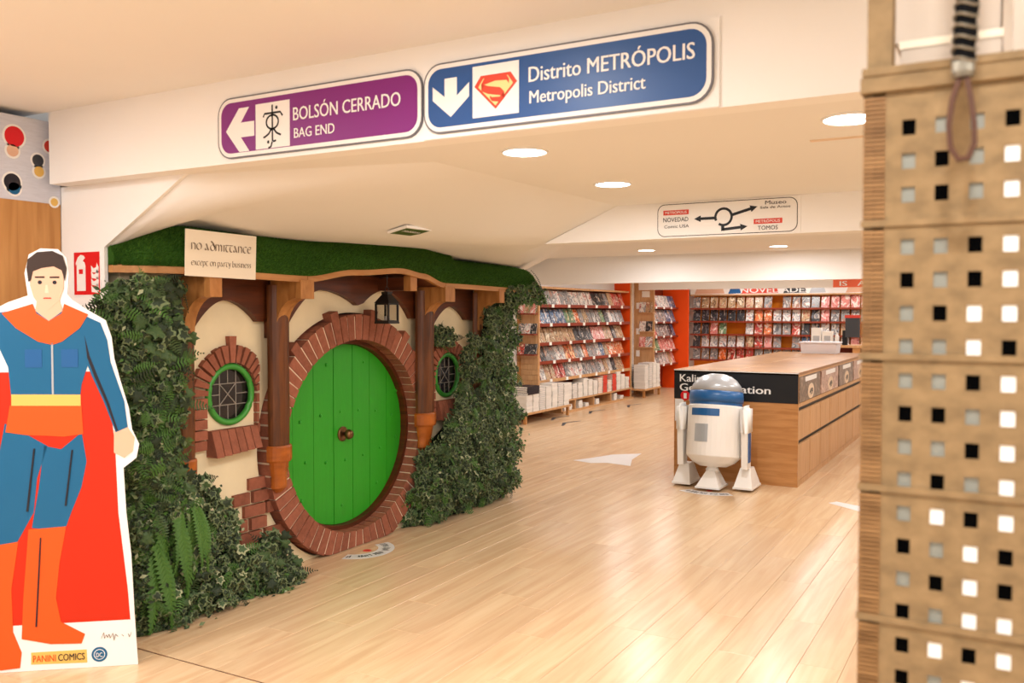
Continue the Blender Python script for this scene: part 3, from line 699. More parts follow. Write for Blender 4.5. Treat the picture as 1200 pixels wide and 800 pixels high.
def planting(name, label, loc, core, sampler, counts, ivy_n, ivy_size, ivy_kinds, ivy_sampler, ferns=(), clamp=None):
    t = thing(name, label, 'plants', loc)
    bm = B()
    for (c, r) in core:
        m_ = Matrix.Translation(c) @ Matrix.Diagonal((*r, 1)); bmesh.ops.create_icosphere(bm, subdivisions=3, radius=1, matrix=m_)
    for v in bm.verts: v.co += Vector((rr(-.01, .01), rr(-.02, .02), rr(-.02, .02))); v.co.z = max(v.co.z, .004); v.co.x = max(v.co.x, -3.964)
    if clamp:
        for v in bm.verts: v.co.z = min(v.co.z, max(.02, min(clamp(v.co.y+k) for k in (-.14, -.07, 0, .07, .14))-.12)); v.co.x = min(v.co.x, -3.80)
    obj('shade_core', bm, 'core', t)  # dark filler lumps: shade deep among the leaves, put in as colour
    parts = []
    n1, n2, n3 = counts
    pool = []
    for k in range(n1): p, nr = sampler(); p = lump(p); pool.append((pose(p, nr, rr(.020, .042)), random.choices((0, 1, 2, 3, 4), (5, 5, 2, .5, 9 if p[1] > 6.5 else .8))[0]))
    parts.append(scatter(oval(), pool)); pool = []
    for k in range(n2): p, nr = sampler(); p = lump(p); pool.append((pose(p, nr, rr(.028, .052)), None))
    v, f, k_ = ivyleaf(); parts.append(scatter((v, f, [0 if q == 0 else 2 for q in k_]), pool)); pool = []
    for k in range(n3): p, nr = sampler(); p = lump(p); pool.append((pose(p, nr, rr(.09, .17)), random.choice((0, 1, 4, 4))))
    parts.append(scatter(frond(), pool))
    V_, F_, K_ = merge([q for q in parts if len(q[0])])
    V_[:, 2] = np.maximum(V_[:, 2], .003); V_[:, 0] = np.where(V_[:, 1] < 6.98, np.maximum(V_[:, 0], -3.965), V_[:, 0])
    soup('foliage', V_, F_, K_, ['leafA', 'leafB', 'leafC', 'leafD', 'leafE'], t)
    ivy_parts(t, [ivy_sampler() for _ in range(ivy_n)], ivy_size, ivy_kinds)
    for (p, ln_, sz) in ferns:
        pts = [(frond(20, .085)[0], pose(p, (1, 0, .2), ln_, (rr(-.1, .1), rr(-.35, .35), -1), .25))]
        v, A = pts[0]; vv = v @ A[:, :3].T+A[:, 3]; vv[:, 2] = np.maximum(vv[:, 2], .01)
        o = soup('fern_frond', vv, frond(20)[1], [0]*len(frond(20)[1]), ['leafE'], t, kind=None)
    return t
# tall column on the left
def s_left():
    z = rr(.02, 1.76)**1.0; wdt = .30 if z > .5 else .36
    y = 2.90+rr(-.13 if z > 1.2 else -.04, wdt-.02)-(0.0 if z < 1.4 else .0)
    if y < 2.9: x = -3.9+rr(.02, .22)
    else: x = -3.95+.22*math.sqrt(max(0.02, 1-((y-3.04)/.32)**2))*rr(.75, 1.05)
    return (x, y, z), (1, -.5 if y < 3.05 else .1, .15)
def s_left_ivy():
    z = rr(1.35, 1.76) if random.random() < .8 else rr(.3, 1.3)
    y = rr(2.76 if z > 1.3 else 2.88, 3.19); x = -3.95+.25*math.sqrt(max(.05, 1-((y-3.03)/.36)**2))*rr(.9, 1.06); return (x, y, z)
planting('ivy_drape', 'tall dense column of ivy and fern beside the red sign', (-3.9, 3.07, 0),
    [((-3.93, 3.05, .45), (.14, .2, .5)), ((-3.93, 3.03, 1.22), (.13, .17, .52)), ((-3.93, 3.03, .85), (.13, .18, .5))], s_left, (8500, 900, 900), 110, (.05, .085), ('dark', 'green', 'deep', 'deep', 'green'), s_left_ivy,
    [((rr(-3.72, -3.64), rr(2.93, 3.22), rr(.38, .66)), rr(.28, .46), 1) for _ in range(16)])
# low spreading bush
def lowtop(y): return curve([(3.05, .65), (3.25, .76), (3.42, .68), (3.52, .54), (3.57, .34), (3.64, .20), (3.76, .22), (3.84, .32), (3.92, .26), (3.97, .1)])(y)
def s_low():
    y = rr(3.08, 3.97); zt = lowtop(y); z = zt*rr(0, 1)**.85; x = -3.93+.24*math.sqrt(max(.04, 1-(z/(zt+.08))**2))*rr(.7, 1.08); return (x, y, z), (1, -.2, .35)
def s_low_ivy(): p = s_low()[0]; return (p[0]+.015, p[1], p[2]+.02)
planting('ivy_bush', 'low spreading bush of variegated ivy under the left round window', (-3.85, 3.6, 0),
    [((-3.92, 3.3, .28), (.13, .26, .36)), ((-3.92, 3.45, .2), (.13, .14, .28)), ((-3.92, 3.78, .08), (.12, .16, .12))], s_low, (3000, 900, 160), 130, (.04, .068), ('dark', 'pale', 'dark', 'green', 'deep'), s_low_ivy)
# climbing mass on the right
rtop = curve([(5.36, .26), (5.48, .58), (5.64, .74), (5.80, .80), (5.91, .92), (5.98, 1.2), (6.02, 1.42), (6.09, 1.44), (6.12, .98), (6.25, .98), (6.30, 1.64), (6.4, 1.76), (6.9, 1.80)])
def s_right():
    while True:
        y = rr(5.36, 6.80); zt = rtop(y); z = rr(.01, zt)
        if random.random() < .2+.8*zt/1.8: break
    bulge = (.24 if z < .75 else .19) if z > .25 else .24*(z/.25)**.4
    x = -3.95+bulge*min(1, (y-5.27)/.35)*rr(.65, 1.08); 
    if y > 6.74: x = rr(-4.02, x)
    return (x, y, z), (1, -.45 if y < 6.8 else .2, .2)
def s_right_ivy():
    p = s_right()[0]; return (p[0]+.015, p[1], p[2])
def s_right2():
    if random.random() < .03: return (rr(-3.94, -3.88), rr(5.70, 5.93), rr(1.36, 1.49)), (1, -.4, .2)
    if random.random() < .05:
        y = rr(6.4, 6.95); return (rr(-3.72, -3.60), y, rr(1.70, 1.86) - .1*abs(y-6.8)), (1, -.4, .3)
    return s_right()
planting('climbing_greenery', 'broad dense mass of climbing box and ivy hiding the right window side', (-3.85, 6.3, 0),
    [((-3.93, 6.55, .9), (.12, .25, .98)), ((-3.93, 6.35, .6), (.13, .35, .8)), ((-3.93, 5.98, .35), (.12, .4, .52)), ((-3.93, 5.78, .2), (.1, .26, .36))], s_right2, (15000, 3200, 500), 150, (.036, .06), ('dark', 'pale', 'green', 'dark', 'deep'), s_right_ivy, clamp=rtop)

# ================================================================== SIGNS ON THE FRONT BEAM
X_, Z_, NY = Vector((1, 0, 0)), Vector((0, 0, 1)), Vector((0, -1, 0))
def arrow_poly(cx, cy, kind, s):
    if kind == 'left': return [(cx-.085*s, cy), (cx-.005*s, cy+.095*s), (cx+.055*s, cy+.095*s), (cx+.005*s, cy+.032*s), (cx+.085*s, cy+.032*s), (cx+.085*s, cy-.032*s), (cx+.005*s, cy-.032*s), (cx+.055*s, cy-.095*s), (cx-.005*s, cy-.095*s)]
    p = arrow_poly(0, 0, 'left', s); return [(cx+y, cy+x) for x, y in p]
def street_sign(name, x0, x1, z0, z1, m, label):
    O = Vector((0, 2.80, 0)); t = thing(name, label, 'sign', ((x0+x1)/2, 2.80, z0))
    sheet('rim', rrect(x0, z0, x1, z1, .075), O, X_, Z_, NY, 0, .010, 'grey', t)
    sheet('border', rrect(x0+.006, z0+.006, x1-.006, z1-.006, .07), O, X_, Z_, NY, .002, .0108, 'whitem', t)
    sheet('face', rrect(x0+.022, z0+.022, x1-.022, z1-.022, .056), O, X_, Z_, NY, .002, .0116, m, t)
    return t, Vector((0, 2.80-.0118, 0))
t, O = street_sign('direction_sign', -3.037, -1.953, 2.268, 2.528, 'purple', 'purple sign with a white left arrow reading BOLSÓN CERRADO BAG END')
sheet('arrow', arrow_poly(-2.902, 2.385, 'left', .98), O, X_, Z_, NY, 0, .001, 'whitem', t)
sheet('white_square', [(-2.81, 2.293), (-2.618, 2.293), (-2.618, 2.483), (-2.81, 2.483)], O, X_, Z_, NY, 0, .001, 'whitem', t)
mono = [[(0, 1.0), (0, .12)], [(-.30, .72), (-.26, .80), (.26, .80), (.34, .70)], cc(.0, .58, .2, 0, 360, 18, .17), [(-.02, .43), (-.12, .30), (-.27, .22), (-.30, .24)], [(.02, .43), (.14, .30), (.28, .24)],
        [(0, .14), (.04, .10), (.12, .12)], [(-.01, .10), (-.05, -.02), (-.14, -.05)], cc(.14, .92, .02, 0, 360, 6), cc(-.14, .10, .02, 0, 360, 6)]
bm = B()
for poly in mono:
    pts = [Vector((-2.714+p[0]*.17, 2.302+p[1]*.17)) for p in poly]; pr = None
    for k, p in enumerate(pts):
        d_ = (pts[min(k+1, len(pts)-1)]-pts[max(k-1, 0)]); d_ = d_.normalized() if d_.length > 1e-6 else Vector((1, 0)); n_ = Vector((-d_.y, d_.x))*.0042
        q = [bm.verts.new(O+X_*v.x+Z_*v.y+NY*.0015) for v in (p-n_, p+n_)]
        if pr: bm.faces.new((pr[0], pr[1], q[1], q[0]))
        pr = q
obj('emblem', bm, 'black', t)
text('lettering', 'BOLSÓN CERRADO', O, X_, Z_, -2.598, 2.394, .056, 'whitem', t, .545, .018, d=.001)
text('lettering', 'BAG END', O, X_, Z_, -2.594, 2.322, .042, 'whitem', t, .215, .018, d=.001)
o = boxo('sign_panel', (-1.949, 2.792, 2.252), (-.818, 2.80, 2.535), 'wall'); props(o, 'plain white backing panel behind the blue sign', 'panel')
t, O = street_sign('direction_sign', -1.942, -.834, 2.268, 2.527, 'blue', 'blue sign with a white down arrow reading Distrito METRÓPOLIS Metropolis District')
t.location.y -= .008; O = O-Vector((0, .008, 0)); WM[t.name] = Matrix.Translation(t.location)
sheet('arrow', arrow_poly(-1.819, 2.395, 'down', .84), O, X_, Z_, NY, 0, .001, 'whitem', t)
sheet('white_square', [(-1.724, 2.308), (-1.532, 2.308), (-1.532, 2.493), (-1.724, 2.493)], O, X_, Z_, NY, 0, .001, 'whitem', t)
cx, cz = -1.627, 2.398
def shield(k): return [(cx+k*a, cz+k*b_) for a, b_ in ((-.062, .058), (.062, .058), (.088, .022), (0, -.066), (-.088, .022))]
sheet('emblem_edge', shield(1.0), O, X_, Z_, NY, 0, .0018, 'badge_red', t); sheet('emblem', shield(.82), O, X_, Z_, NY, 0, .0024, 'badge_yel', t)
bm = B(); prev = None
for px_, py_, w_ in [(.056, .026, .016), (.046, .040, .018), (.0, .043, .018), (-.046, .036, .022), (-.058, .016, .026), (-.03, .004, .028), (.02, -.006, .028), (.036, -.02, .024), (.018, -.034, .018), (-.014, -.030, .014), (-.022, -.022, .010)]:
    q = [bm.verts.new(O+X_*(cx+px_)+Z_*(cz+py_+s_*w_/2)+NY*(.003+.00006*(.06-px_)/.01)) for s_ in (-1, 1)]
    if prev: bm.faces.new((prev[0], q[0], q[1], prev[1]))
    prev = q
obj('emblem_letter', bm, 'badge_red', t)
text('lettering', 'Distrito METRÓPOLIS', O, X_, Z_, -1.492, 2.41, .055, 'whitem', t, .598, .018, d=.001)
text('lettering', 'Metropolis District', O, X_, Z_, -1.489, 2.335, .046, 'whitem', t, .43, .018, d=.001)

# ------------------------------------------------------------------ roundabout sign on the second beam
t = thing('direction_sign', 'white sign with a black roundabout arrow diagram reading NOVEDAD, Museo and TOMOS', 'sign', (-1.44, 5.05, 2.05)); O = Vector((0, 5.05, 0))
sheet('board', [(-1.86, 2.045), (-1.02, 2.045), (-1.02, 2.247), (-1.86, 2.247)], O, X_, Z_, NY, 0, .004, 'wall', t)
sheet('rim', rrect(-1.843, 2.05, -1.036, 2.24, .045), O, X_, Z_, NY, .001, .005, 'black', t); sheet('face', rrect(-1.839, 2.054, -1.04, 2.236, .042), O, X_, Z_, NY, .001, .0058, 'whitem', t)
O = Vector((0, 5.05-.006, 0)); c0 = (-1.447, 2.150)
bm = B(); n = 30; prev = None
for i in range(n+1):
    a = math.radians(-125+i*330/n); q = [bm.verts.new(O+X_*(c0[0]+r*math.cos(a))+Z_*(c0[1]+r*math.sin(a))+NY*.0008) for r in (.040, .054)]
    if prev: bm.faces.new((prev[0], prev[1], q[1], q[0]))
    prev = q
obj('roundabout', bm, 'black', t)
def arr(p, q, w_, hw, hl):
    p, q = Vector(p), Vector(q); d_ = (q-p).normalized(); n_ = Vector((-d_.y, d_.x)); e = q-d_*hl
    return [tuple(v) for v in (p+n_*w_, e+n_*w_, e+n_*hw, q, e-n_*hw, e-n_*w_, p-n_*w_)]
for p, q in (((-1.495, 2.146), (-1.62, 2.146)), ((-1.40, 2.158), (-1.255, 2.198)), ((-1.452, 2.078), (-1.31, 2.090))):
    sheet('arrow', arr(p, q, .008, .019, .04), O, X_, Z_, NY, 0, .0009, 'black', t)
sheet('arrow_stem', [(-1.46, 2.070), (-1.442, 2.070), (-1.442, 2.105), (-1.46, 2.105)], O, X_, Z_, NY, 0, .0009, 'black', t)
for x0, x1, z0, z1 in ((-1.806, -1.652, 2.176, 2.204), (-1.275, -1.118, 2.100, 2.128)):
    sheet('red_tag', [(x0, z0), (x1, z0), (x1, z1), (x0, z1)], O, X_, Z_, NY, 0, .0009, 'redtag', t); text('lettering', 'METRÓPOLIS', O, X_, Z_, x0+.012, z0+.007, .015, 'whitem', t, x1-x0-.024, .01, d=.0014)
for s_, x, z, h, w_ in (('NOVEDAD', -1.806, 2.136, .027, .152), ('Comic USA', -1.80, 2.100, .019, .15), ('Museo', -1.212, 2.206, .022, .115), ('Sala de Actos', -1.24, 2.184, .014, .165), ('TOMOS', -1.252, 2.066, .024, .11)):
    text('lettering', s_, O, X_, Z_, x, z, h, 'black', t, w_, .006)

# green sign on the soffit
Us, Vs = Vector((.06, 1, 0)).normalized(), Vector((1, -.1, .18)).normalized(); Ng = Us.cross(Vs).normalized(); Og = Vector((-3.024, 4.19, 2.068))
t = thing('exit_sign', 'small green sign with white border lying on the sloping soffit', 'sign', Og)
def quad(a, b): return [(-a, -b), (a, -b), (a, b), (-a, b)]
sheet('border', quad(.112, .074), Og, Us, Vs, Ng, -.012, .003, 'whitem', t); sheet('face', quad(.102, .064), Og, Us, Vs, Ng, 0, .004, 'greensign', t)
text('lettering', 'Hobbiton', Og+Ng*.0045, Us, Vs, -.075, .0, .035, 'whitem', t, .15, .01, d=.0005)

# ------------------------------------------------------------------ extinguisher sign
t = thing('fire_sign', 'red fire extinguisher sign with white pictogram on the white return wall', 'sign', (-4.1, 2.9, 1.69)); O = Vector((0, 2.9, 0))
sheet('border', [(-4.207, 1.687), (-3.990, 1.687), (-3.990, 1.917), (-4.207, 1.917)], O, X_, Z_, NY, 0, .003, 'whitem', t)
sheet('face', [(-4.2, 1.694), (-3.997, 1.694), (-3.997, 1.910), (-4.2, 1.910)], O, X_, Z_, NY, 0, .0036, 'red', t)
O = Vector((0, 2.8962, 0))
sheet('extinguisher_mark', [(-4.178, 1.714), (-4.108, 1.714), (-4.108, 1.84), (-4.114, 1.858), (-4.128, 1.866), (-4.118, 1.876), (-4.11, 1.88), (-4.12, 1.892), (-4.145, 1.898), (-4.168, 1.885), (-4.186, 1.855), (-4.183, 1.842), (-4.172, 1.856), (-4.160, 1.868), (-4.172, 1.858), (-4.178, 1.84)], O, X_, Z_, NY, 0, .0006, 'whitem', t)
sheet('label_mark', [(-4.160, 1.80), (-4.128, 1.80), (-4.128, 1.824), (-4.160, 1.824)], O, X_, Z_, NY, 0, .001, 'red', t)
for k, (zx, zz) in enumerate(((-4.03, 1.72), (-4.03, 1.755), (-4.03, 1.79), (-4.03, 1.82))):
    sheet('flame_mark', [(zx-.03, zz-.012), (zx+.022, zz-.018), (zx+.026, zz+.012), (zx+.012, zz+.034), (zx+.006, zz+.012), (zx-.014, zz+.006), (zx-.034, zz+.022)], O, X_, Z_, NY, 0, .0006, 'whitem', t)

# ------------------------------------------------------------------ tall cabinet with printed panel at the left
t = thing('tall_cabinet', 'tall oak cabinet with a pale printed panel along its top', 'cabinet', (-4.48, 1.6, 0))
boxo('body', (-4.65, 1.2, 0), (-4.302, 2.895, 2.16), 'cabinet', t)
pn = boxo('printed_panel', (-4.62, 1.2, 2.16), (-4.30, 2.895, 2.575), 'panelprint', t, label='pale printed panel with coloured spots')
for y, z, r, m in ((2.655, 2.47, .05, 'red'), (2.645, 2.40, .03, 'st_skin'), (2.64, 2.245, .042, 'st_dark'), (2.65, 2.215, .03, 'st_blue'), (2.775, 2.37, .03, 'bot_d'), (2.78, 2.315, .026, 'st_yel'), (2.84, 2.45, .03, 'redtag'), (2.86, 2.17, .02, 'st_yel'), (2.3, 2.4, .05, 'st_blue'), (1.9, 2.35, .05, 'red')):
    O = Vector((-4.30, 0, 0)); sheet('spot_edge', circ(y, z, r+.01), O, (0, 1, 0), Z_, (1, 0, 0), 0, .001, 'whitem', pn); sheet('spot', circ(y, z, r), O, (0, 1, 0), Z_, (1, 0, 0), 0, .0016, m, pn)

# ================================================================== STANDEE (a plain generic costumed figure)
P1 = Vector((-3.456, 2.672, 0)); dU = Vector((-.7785, -.6276, 0)); nF = Vector((.6276, -.7785, 0)); UP = Vector((0, 0, 1))
t = thing('cardboard_standee', 'life-size cardboard standee of a person in blue and red beside the ivy column', 'standee', P1+dU*.38)
def sp(name, pts, m, lv, label=None):
    if len(pts) > 4 and name not in ('maker_label', 'maker_badge'): pass
    d0 = .004+lv*.0009; o = sheet(name, pts, P1, dU, UP, nF, -.002 if lv == 0 else .003, d0, m, t)
    return o
sp('board', [(0, .001), (.012, .229), (.023, .504), (.042, .699), (.051, .902), (-.005, .947), (-.017, 1.009), (.012, 1.075), (.025, 1.172), (.06, 1.3), (.084, 1.397), (.094, 1.493), (.118, 1.569), (.186, 1.611), (.253, 1.657), (.277, 1.684), (.269, 1.778), (.278, 1.847), (.313, 1.884), (.384, 1.887), (.433, 1.86), (.452, 1.777), (.44, 1.679), (.521, 1.649), (.591, 1.611), (.644, 1.533), (.678, 1.364), (.703, 1.102), (.731, .725), (.751, .347), (.775, .001)], 'white', 0)
sp('printed_backdrop', [(.225, 1.34), (.12, 1.34), (.085, 1.011), (.075, .701), (.039, .348), (.03, .21), (.69, .21), (.66, 1.176), (.64, 1.34), (.561, 1.34)], 'st_red', 1)
sp('printed_boot', [(.453, .638), (.296, .647), (.327, .479), (.344, .325), (.324, .216), (.224, .155), (.239, .113), (.368, .118), (.489, .148), (.479, .332)], 'st_or', 3)
sp('printed_boot', [(.615, .569), (.496, .586), (.528, .373), (.524, .181), (.49, .087), (.498, .018), (.583, .012), (.625, .034)], 'st_or', 3)
sp('printed_trouser_leg', [(.543, 1.113), (.446, 1.058), (.369, 1.01), (.414, .866), (.43, .714), (.503, .579), (.608, .568), (.589, .872)], 'st_blue', 2)
sp('printed_trouser_leg', [(.383, 1.011), (.312, .994), (.225, 1.068), (.206, .937), (.229, .822), (.274, .708), (.304, .624), (.439, .645), (.407, .828)], 'st_blue', 2)
sp('printed_jacket_hem', [(.521, 1.192), (.224, 1.187), (.218, 1.06), (.30, 1.05), (.36, 1.055), (.45, 1.06), (.54, 1.075)], 'st_or', 4)
sp('printed_jacket', [(.556, 1.604), (.451, 1.619), (.275, 1.619), (.19, 1.581), (.162, 1.493), (.192, 1.378), (.222, 1.283), (.23, 1.222), (.514, 1.226), (.525, 1.363), (.572, 1.476)], 'st_blue', 3)
sp('printed_sleeve', [(.204, 1.589), (.14, 1.558), (.112, 1.481), (.099, 1.381), (.043, 1.203), (.03, 1.087), (.081, 1.065), (.13, 1.205), (.179, 1.321), (.206, 1.398)], 'st_blue', 4)
sp('printed_sleeve_shade', [(.206, 1.50), (.196, 1.40), (.165, 1.31), (.12, 1.20), (.078, 1.07), (.07, 1.072), (.108, 1.20), (.15, 1.31), (.186, 1.41)], 'st_dark', 5)
sp('printed_hand', [(.088, 1.073), (.03, 1.087), (.001, 1.04), (.009, .978), (.046, .948), (.09, .973)], 'st_skin', 3)
sp('printed_neck', [(.401, 1.664), (.31, 1.664), (.296, 1.611), (.354, 1.566), (.409, 1.611)], 'st_skin', 4)
sp('printed_scarf', [(.547, 1.60), (.42, 1.642), (.405, 1.60), (.354, 1.565), (.30, 1.60), (.289, 1.642), (.19, 1.595), (.225, 1.535), (.30, 1.475), (.341, 1.46), (.40, 1.475), (.49, 1.535)], 'st_or', 5)
sp('printed_sash', [(.513, 1.242), (.227, 1.237), (.227, 1.187), (.514, 1.192)], 'st_yel', 5)
sp('printed_face', [(.424, 1.785), (.378, 1.812), (.321, 1.812), (.29, 1.786), (.291, 1.71), (.31, 1.657), (.353, 1.616), (.388, 1.630), (.415, 1.672), (.429, 1.724)], 'st_skin', 5)
sp('printed_hair', [(.435, 1.74), (.442, 1.80), (.437, 1.838), (.398, 1.870), (.335, 1.876), (.293, 1.856), (.277, 1.80), (.285, 1.745), (.297, 1.79), (.33, 1.808), (.38, 1.80), (.415, 1.785), (.424, 1.745)], 'st_hair', 6)
for u in (.27, .42): sp('printed_pocket', [(u-.035, 1.36), (u+.035, 1.36), (u+.035, 1.44), (u-.035, 1.44)], 'bot_b', 5)
sp('printed_zip', [(.338, 1.24), (.346, 1.24), (.346, 1.47), (.338, 1.47)], 'bot_g', 5)
for u in (.327, .388): sp('printed_eye', circ(u, 1.737, .009, 10), 'st_dark', 6); sp('printed_brow', [(u-.02, 1.756), (u+.02, 1.756), (u+.02, 1.763), (u-.02, 1.764)], 'st_hair', 6)
sp('printed_mouth', [(.34, 1.664), (.376, 1.664), (.372, 1.670), (.344, 1.670)], 'redtag', 6); sp('printed_nose', [(.352, 1.69), (.368, 1.69), (.364, 1.726), (.357, 1.726)], 'mortar', 6)
for pts in ([(.42, 1.0), (.426, 1.0), (.46, .72), (.452, .72)], [(.262, .99), (.268, .99), (.30, .74), (.293, .74)], [(.40, .60), (.405, .60), (.43, .2), (.424, .2)]):
    sp('printed_fold', pts, 'st_dark', 7)
Of = P1+nF*.0058
sheet('maker_label', [(.216, .024), (.452, .030), (.451, .084), (.218, .084)], P1, dU, UP, nF, .003, .0052, 'st_yel', t)
Uw = -dU
text('lettering', 'PANINI', Of, Uw, UP, -.443, .04, .032, 'st_or', t, .095, .012); text('lettering', 'COMICS', Of, Uw, UP, -.338, .04, .032, 'st_dark', t, .112, .012)
sheet('maker_badge', circ(.164, .058, .034, 28), P1, dU, UP, nF, .003, .0052, 'st_blue', t)
sheet('badge_ring', circ(.164, .058, .024, 28), P1, dU, UP, nF, .003, .0056, 'whitem', t); sheet('badge_disc', circ(.164, .058, .021, 28), P1, dU, UP, nF, .003, .006, 'st_blue', t)
text('lettering', 'DC', Of+nF*.0008, Uw, UP, -.164, .047, .021, 'whitem', t, .026, .012, align='CENTER')
pen('signature', [[(0, 0), (.2, .5), (.25, 0), (.4, .3), (.5, .05), (.6, .35), (.7, 0), (.9, .4), (1.0, -.2), (1.1, .3), (1.3, .1), (1.6, .25), (1.75, .1)], [(2.1, .3), (2.2, 0), (2.35, .4)]], -.155, .13, .055, .003, 'ink', t, Of, Uw, UP)
bm = B(); q0 = P1+dU*.39-nF*.004
hexa(bm, [q0+dU*.03+UP*.002, q0+dU*.04+UP*.002, q0+dU*.04-nF*.22+UP*.002, q0+dU*.03-nF*.22+UP*.002, q0+dU*.03+UP*1.1, q0+dU*.04+UP*1.1, q0+dU*.04-nF*.01+UP*1.1, q0+dU*.03-nF*.01+UP*1.1]); obj('strut', bm, 'paper', t)

# ================================================================== COUNTER
CX0, CX1, CY0, CY1, CH = -2.88, -1.70, 8.385, 13.0, 1.055
ct = thing('display_counter', 'long low oak display counter with a black sign on its end', 'counter', ((CX0+CX1)/2, (CY0+CY1)/2, 0))
boxo('body', (CX0+.012, CY0+.012, 0), (CX1-.03, CY1, CH-.03), 'oak', ct)
boxo('end_panel', (CX0, CY0, 0), (CX1, CY0+.014, .775), 'oak', ct)
xm = -2.33
for x0, x1 in ((CX0, xm-.004), (xm+.004, CX1+.002)): boxo('top_panel', (x0, CY0-.006, CH-.026), (x1, CY1, CH), 'oakx', ct)
boxo('top_seam', (xm-.004, CY0, CH-.028), (xm+.004, CY1, CH-.001), 'mortar', ct)
boxo('top_edge', (CX0, CY0-.010, CH-.010), (CX1+.004, CY0-.004, CH-.002), 'whitem', ct)
sg = boxo('sign_board', (CX0, CY0-.006, .77), (CX1, CY0+.002, CH-.012), 'black', ct, label='black sign board with white lettering')
O = Vector((0, CY0-.0065, 0))
text('lettering', 'Kalimdor', O, X_, Z_, -2.822, .938, .075, 'whitem', sg, .42, .012); text('lettering', 'Genosha', O, X_, Z_, -2.822, .848, .075, 'whitem', sg, .45, .016); text('lettering', 'Station', O, X_, Z_, -2.335, .848, .075, 'whitem', sg, .385, .016)
for k, s_ in enumerate('19'):
    x = -2.768+k*.115; sheet('number_disc', circ(x, .80, .047, 24), O, X_, Z_, NY, -.001, .001, 'red', sg); text('number', s_, O-Vector((0, .0012, 0)), X_, Z_, x, .772, .056, 'whitem', sg, .022 if s_ == '1' else .034, .014, align='CENTER')
lb = boxo('info_label', (-2.872, CY0-.004, .55), (-2.785, CY0+.001, .765), 'whitem', ct); sheet('green_mark', circ(-2.812, .635, .034, 20), Vector((0, CY0-.004, 0)), X_, Z_, NY, 0, .001, 'leafE', lb)
# long side: posters, slots, doors
XS = CX1; yb = [8.40+.533*k for k in range(9)]
boxo('corner_stile', (XS-.03, CY0+.0145, 0), (XS, CY0+.03, CH-.026), 'oak_side', ct); boxo('ledge', (XS-.03, CY0+.03, .735), (XS+.002, CY1, .77), 'oak_side', ct)
boxo('plinth', (XS-.03, CY0+.03, 0), (XS-.004, CY1, .05), 'oak_side', ct); boxo('top_rail', (XS-.03, CY0+.03, 1.015), (XS+.001, CY1, CH-.026), 'oak_side', ct)
for row, (z0, z1) in enumerate(((.055, .388), (.430, .694))):
    for k in range(8):
        y0 = CY0+.037+k*.535
        if y0+.514 > CY1: break
        boxo('door', (XS-.028, y0, z0), (XS, y0+.514, z1), 'oak_side', ct, bev=.003)
boxo('slot_back', (XS-.045, CY0+.03, .05), (XS-.028, CY1, .74), 'dark', ct)
bro = cover('brown_poster', '#6f5a4a', ('#8a7260', '#4a3a33', '#a08878')); bro2 = cover('pink_poster', '#b89484', ('#c9a594', '#94705f', '#d8bcae'))
OX = Vector((XS+.001, 0, 0)); UY = Vector((0, 1, 0))
for k in range(4):
    y0, y1 = CY0+.06+k*1.07, CY0+1.06+k*1.07; ps = sheet('poster', [(y0, .775), (y1, .775), (y1, 1.012), (y0, 1.012)], OX, UY, Z_, (1, 0, 0), -.01, 0, bro if k % 2 == 0 else bro2, ct)
    sheet('title_strip', [(y0+.25, .955), (y1-.2, .955), (y1-.2, 1.0), (y0+.25, 1.0)], OX, UY, Z_, (1, 0, 0), 0, .001, 'whitem', ps)
    sheet('poster_figure', ell(y0+.53, .85, .15, .075, 16), OX, UY, Z_, (1, 0, 0), 0, .001, 'mortar', ps); text('number', '49', OX+Vector((.0015, 0, 0)), UY, Z_, y0+.53, .815, .065, 'bot_d', ps, .16, .02, align='CENTER')
# storage tub on the counter
bm = B(); b0 = (-2.62, 12.55, CH+.001)
def tub(x0, y0, x1, y1, z0, z1, flare): return [(x0, y0, z0), (x1, y0, z0), (x1, y1, z0), (x0, y1, z0), (x0-flare, y0-flare, z1), (x1+flare, y0-flare, z1), (x1+flare, y1+flare, z1), (x0-flare, y1+flare, z1)]
t = thing('storage_tub', 'white plastic storage tub standing on the oak counter', 'tub', (-2.3, 12.7, CH))
hexa(bm, tub(-2.50, 12.5, -2.06, 12.85, CH+.001, CH+.145, .015)); obj('body', bm, 'plastic', t)
bm = B(); 
for lo, hi in (((-2.53, 12.47, CH+.14), (-2.03, 12.5, CH+.158)), ((-2.53, 12.85, CH+.14), (-2.03, 12.88, CH+.158)), ((-2.53, 12.5, CH+.14), (-2.50, 12.85, CH+.158)), ((-2.06, 12.5, CH+.14), (-2.03, 12.85, CH+.158))): box(bm, lo, hi)
obj('rim', bm, 'plastic', t)

# ================================================================== DOMED MACHINE (plain generic stand-in)
R0 = Vector((-2.37, 8.0, 0)); t = thing('domed_machine', 'white and blue domed machine on three feet in front of the oak counter', 'machine', R0)
T = Matrix.Translation(R0+Vector((0, .0, .30))) @ Matrix.Rotation(math.radians(-8), 4, 'X') @ Matrix.Translation(Vector((0, 0, -.30)))
def ro(name, bm, m, smooth=False, par=None, tilt=True):
    if tilt: bm.transform(T)
    else: bm.transform(Matrix.Translation(R0))
    return obj(name, bm, m, par or t, smooth=smooth)
bd = ro('body', lathe(B(), [(.12, .20), (.19, .235), (.245, .29), (.25, .30), (.25, .745), (.235, .76)], n=36), 'bot_w')
ro('neck_ring', lathe(B(), [(.238, .758), (.238, .785)], n=36), 'bot_b')
ro('dome_band', lathe(B(), [(.246, .784), (.247, .83), (.238, .885)], n=36), 'bot_b', True)
ro('dome', lathe(B(), [(.237, .885), (.218, .94), (.18, .99), (.13, 1.025), (.07, 1.045), (0, 1.05)], n=36), 'bot_g', True)
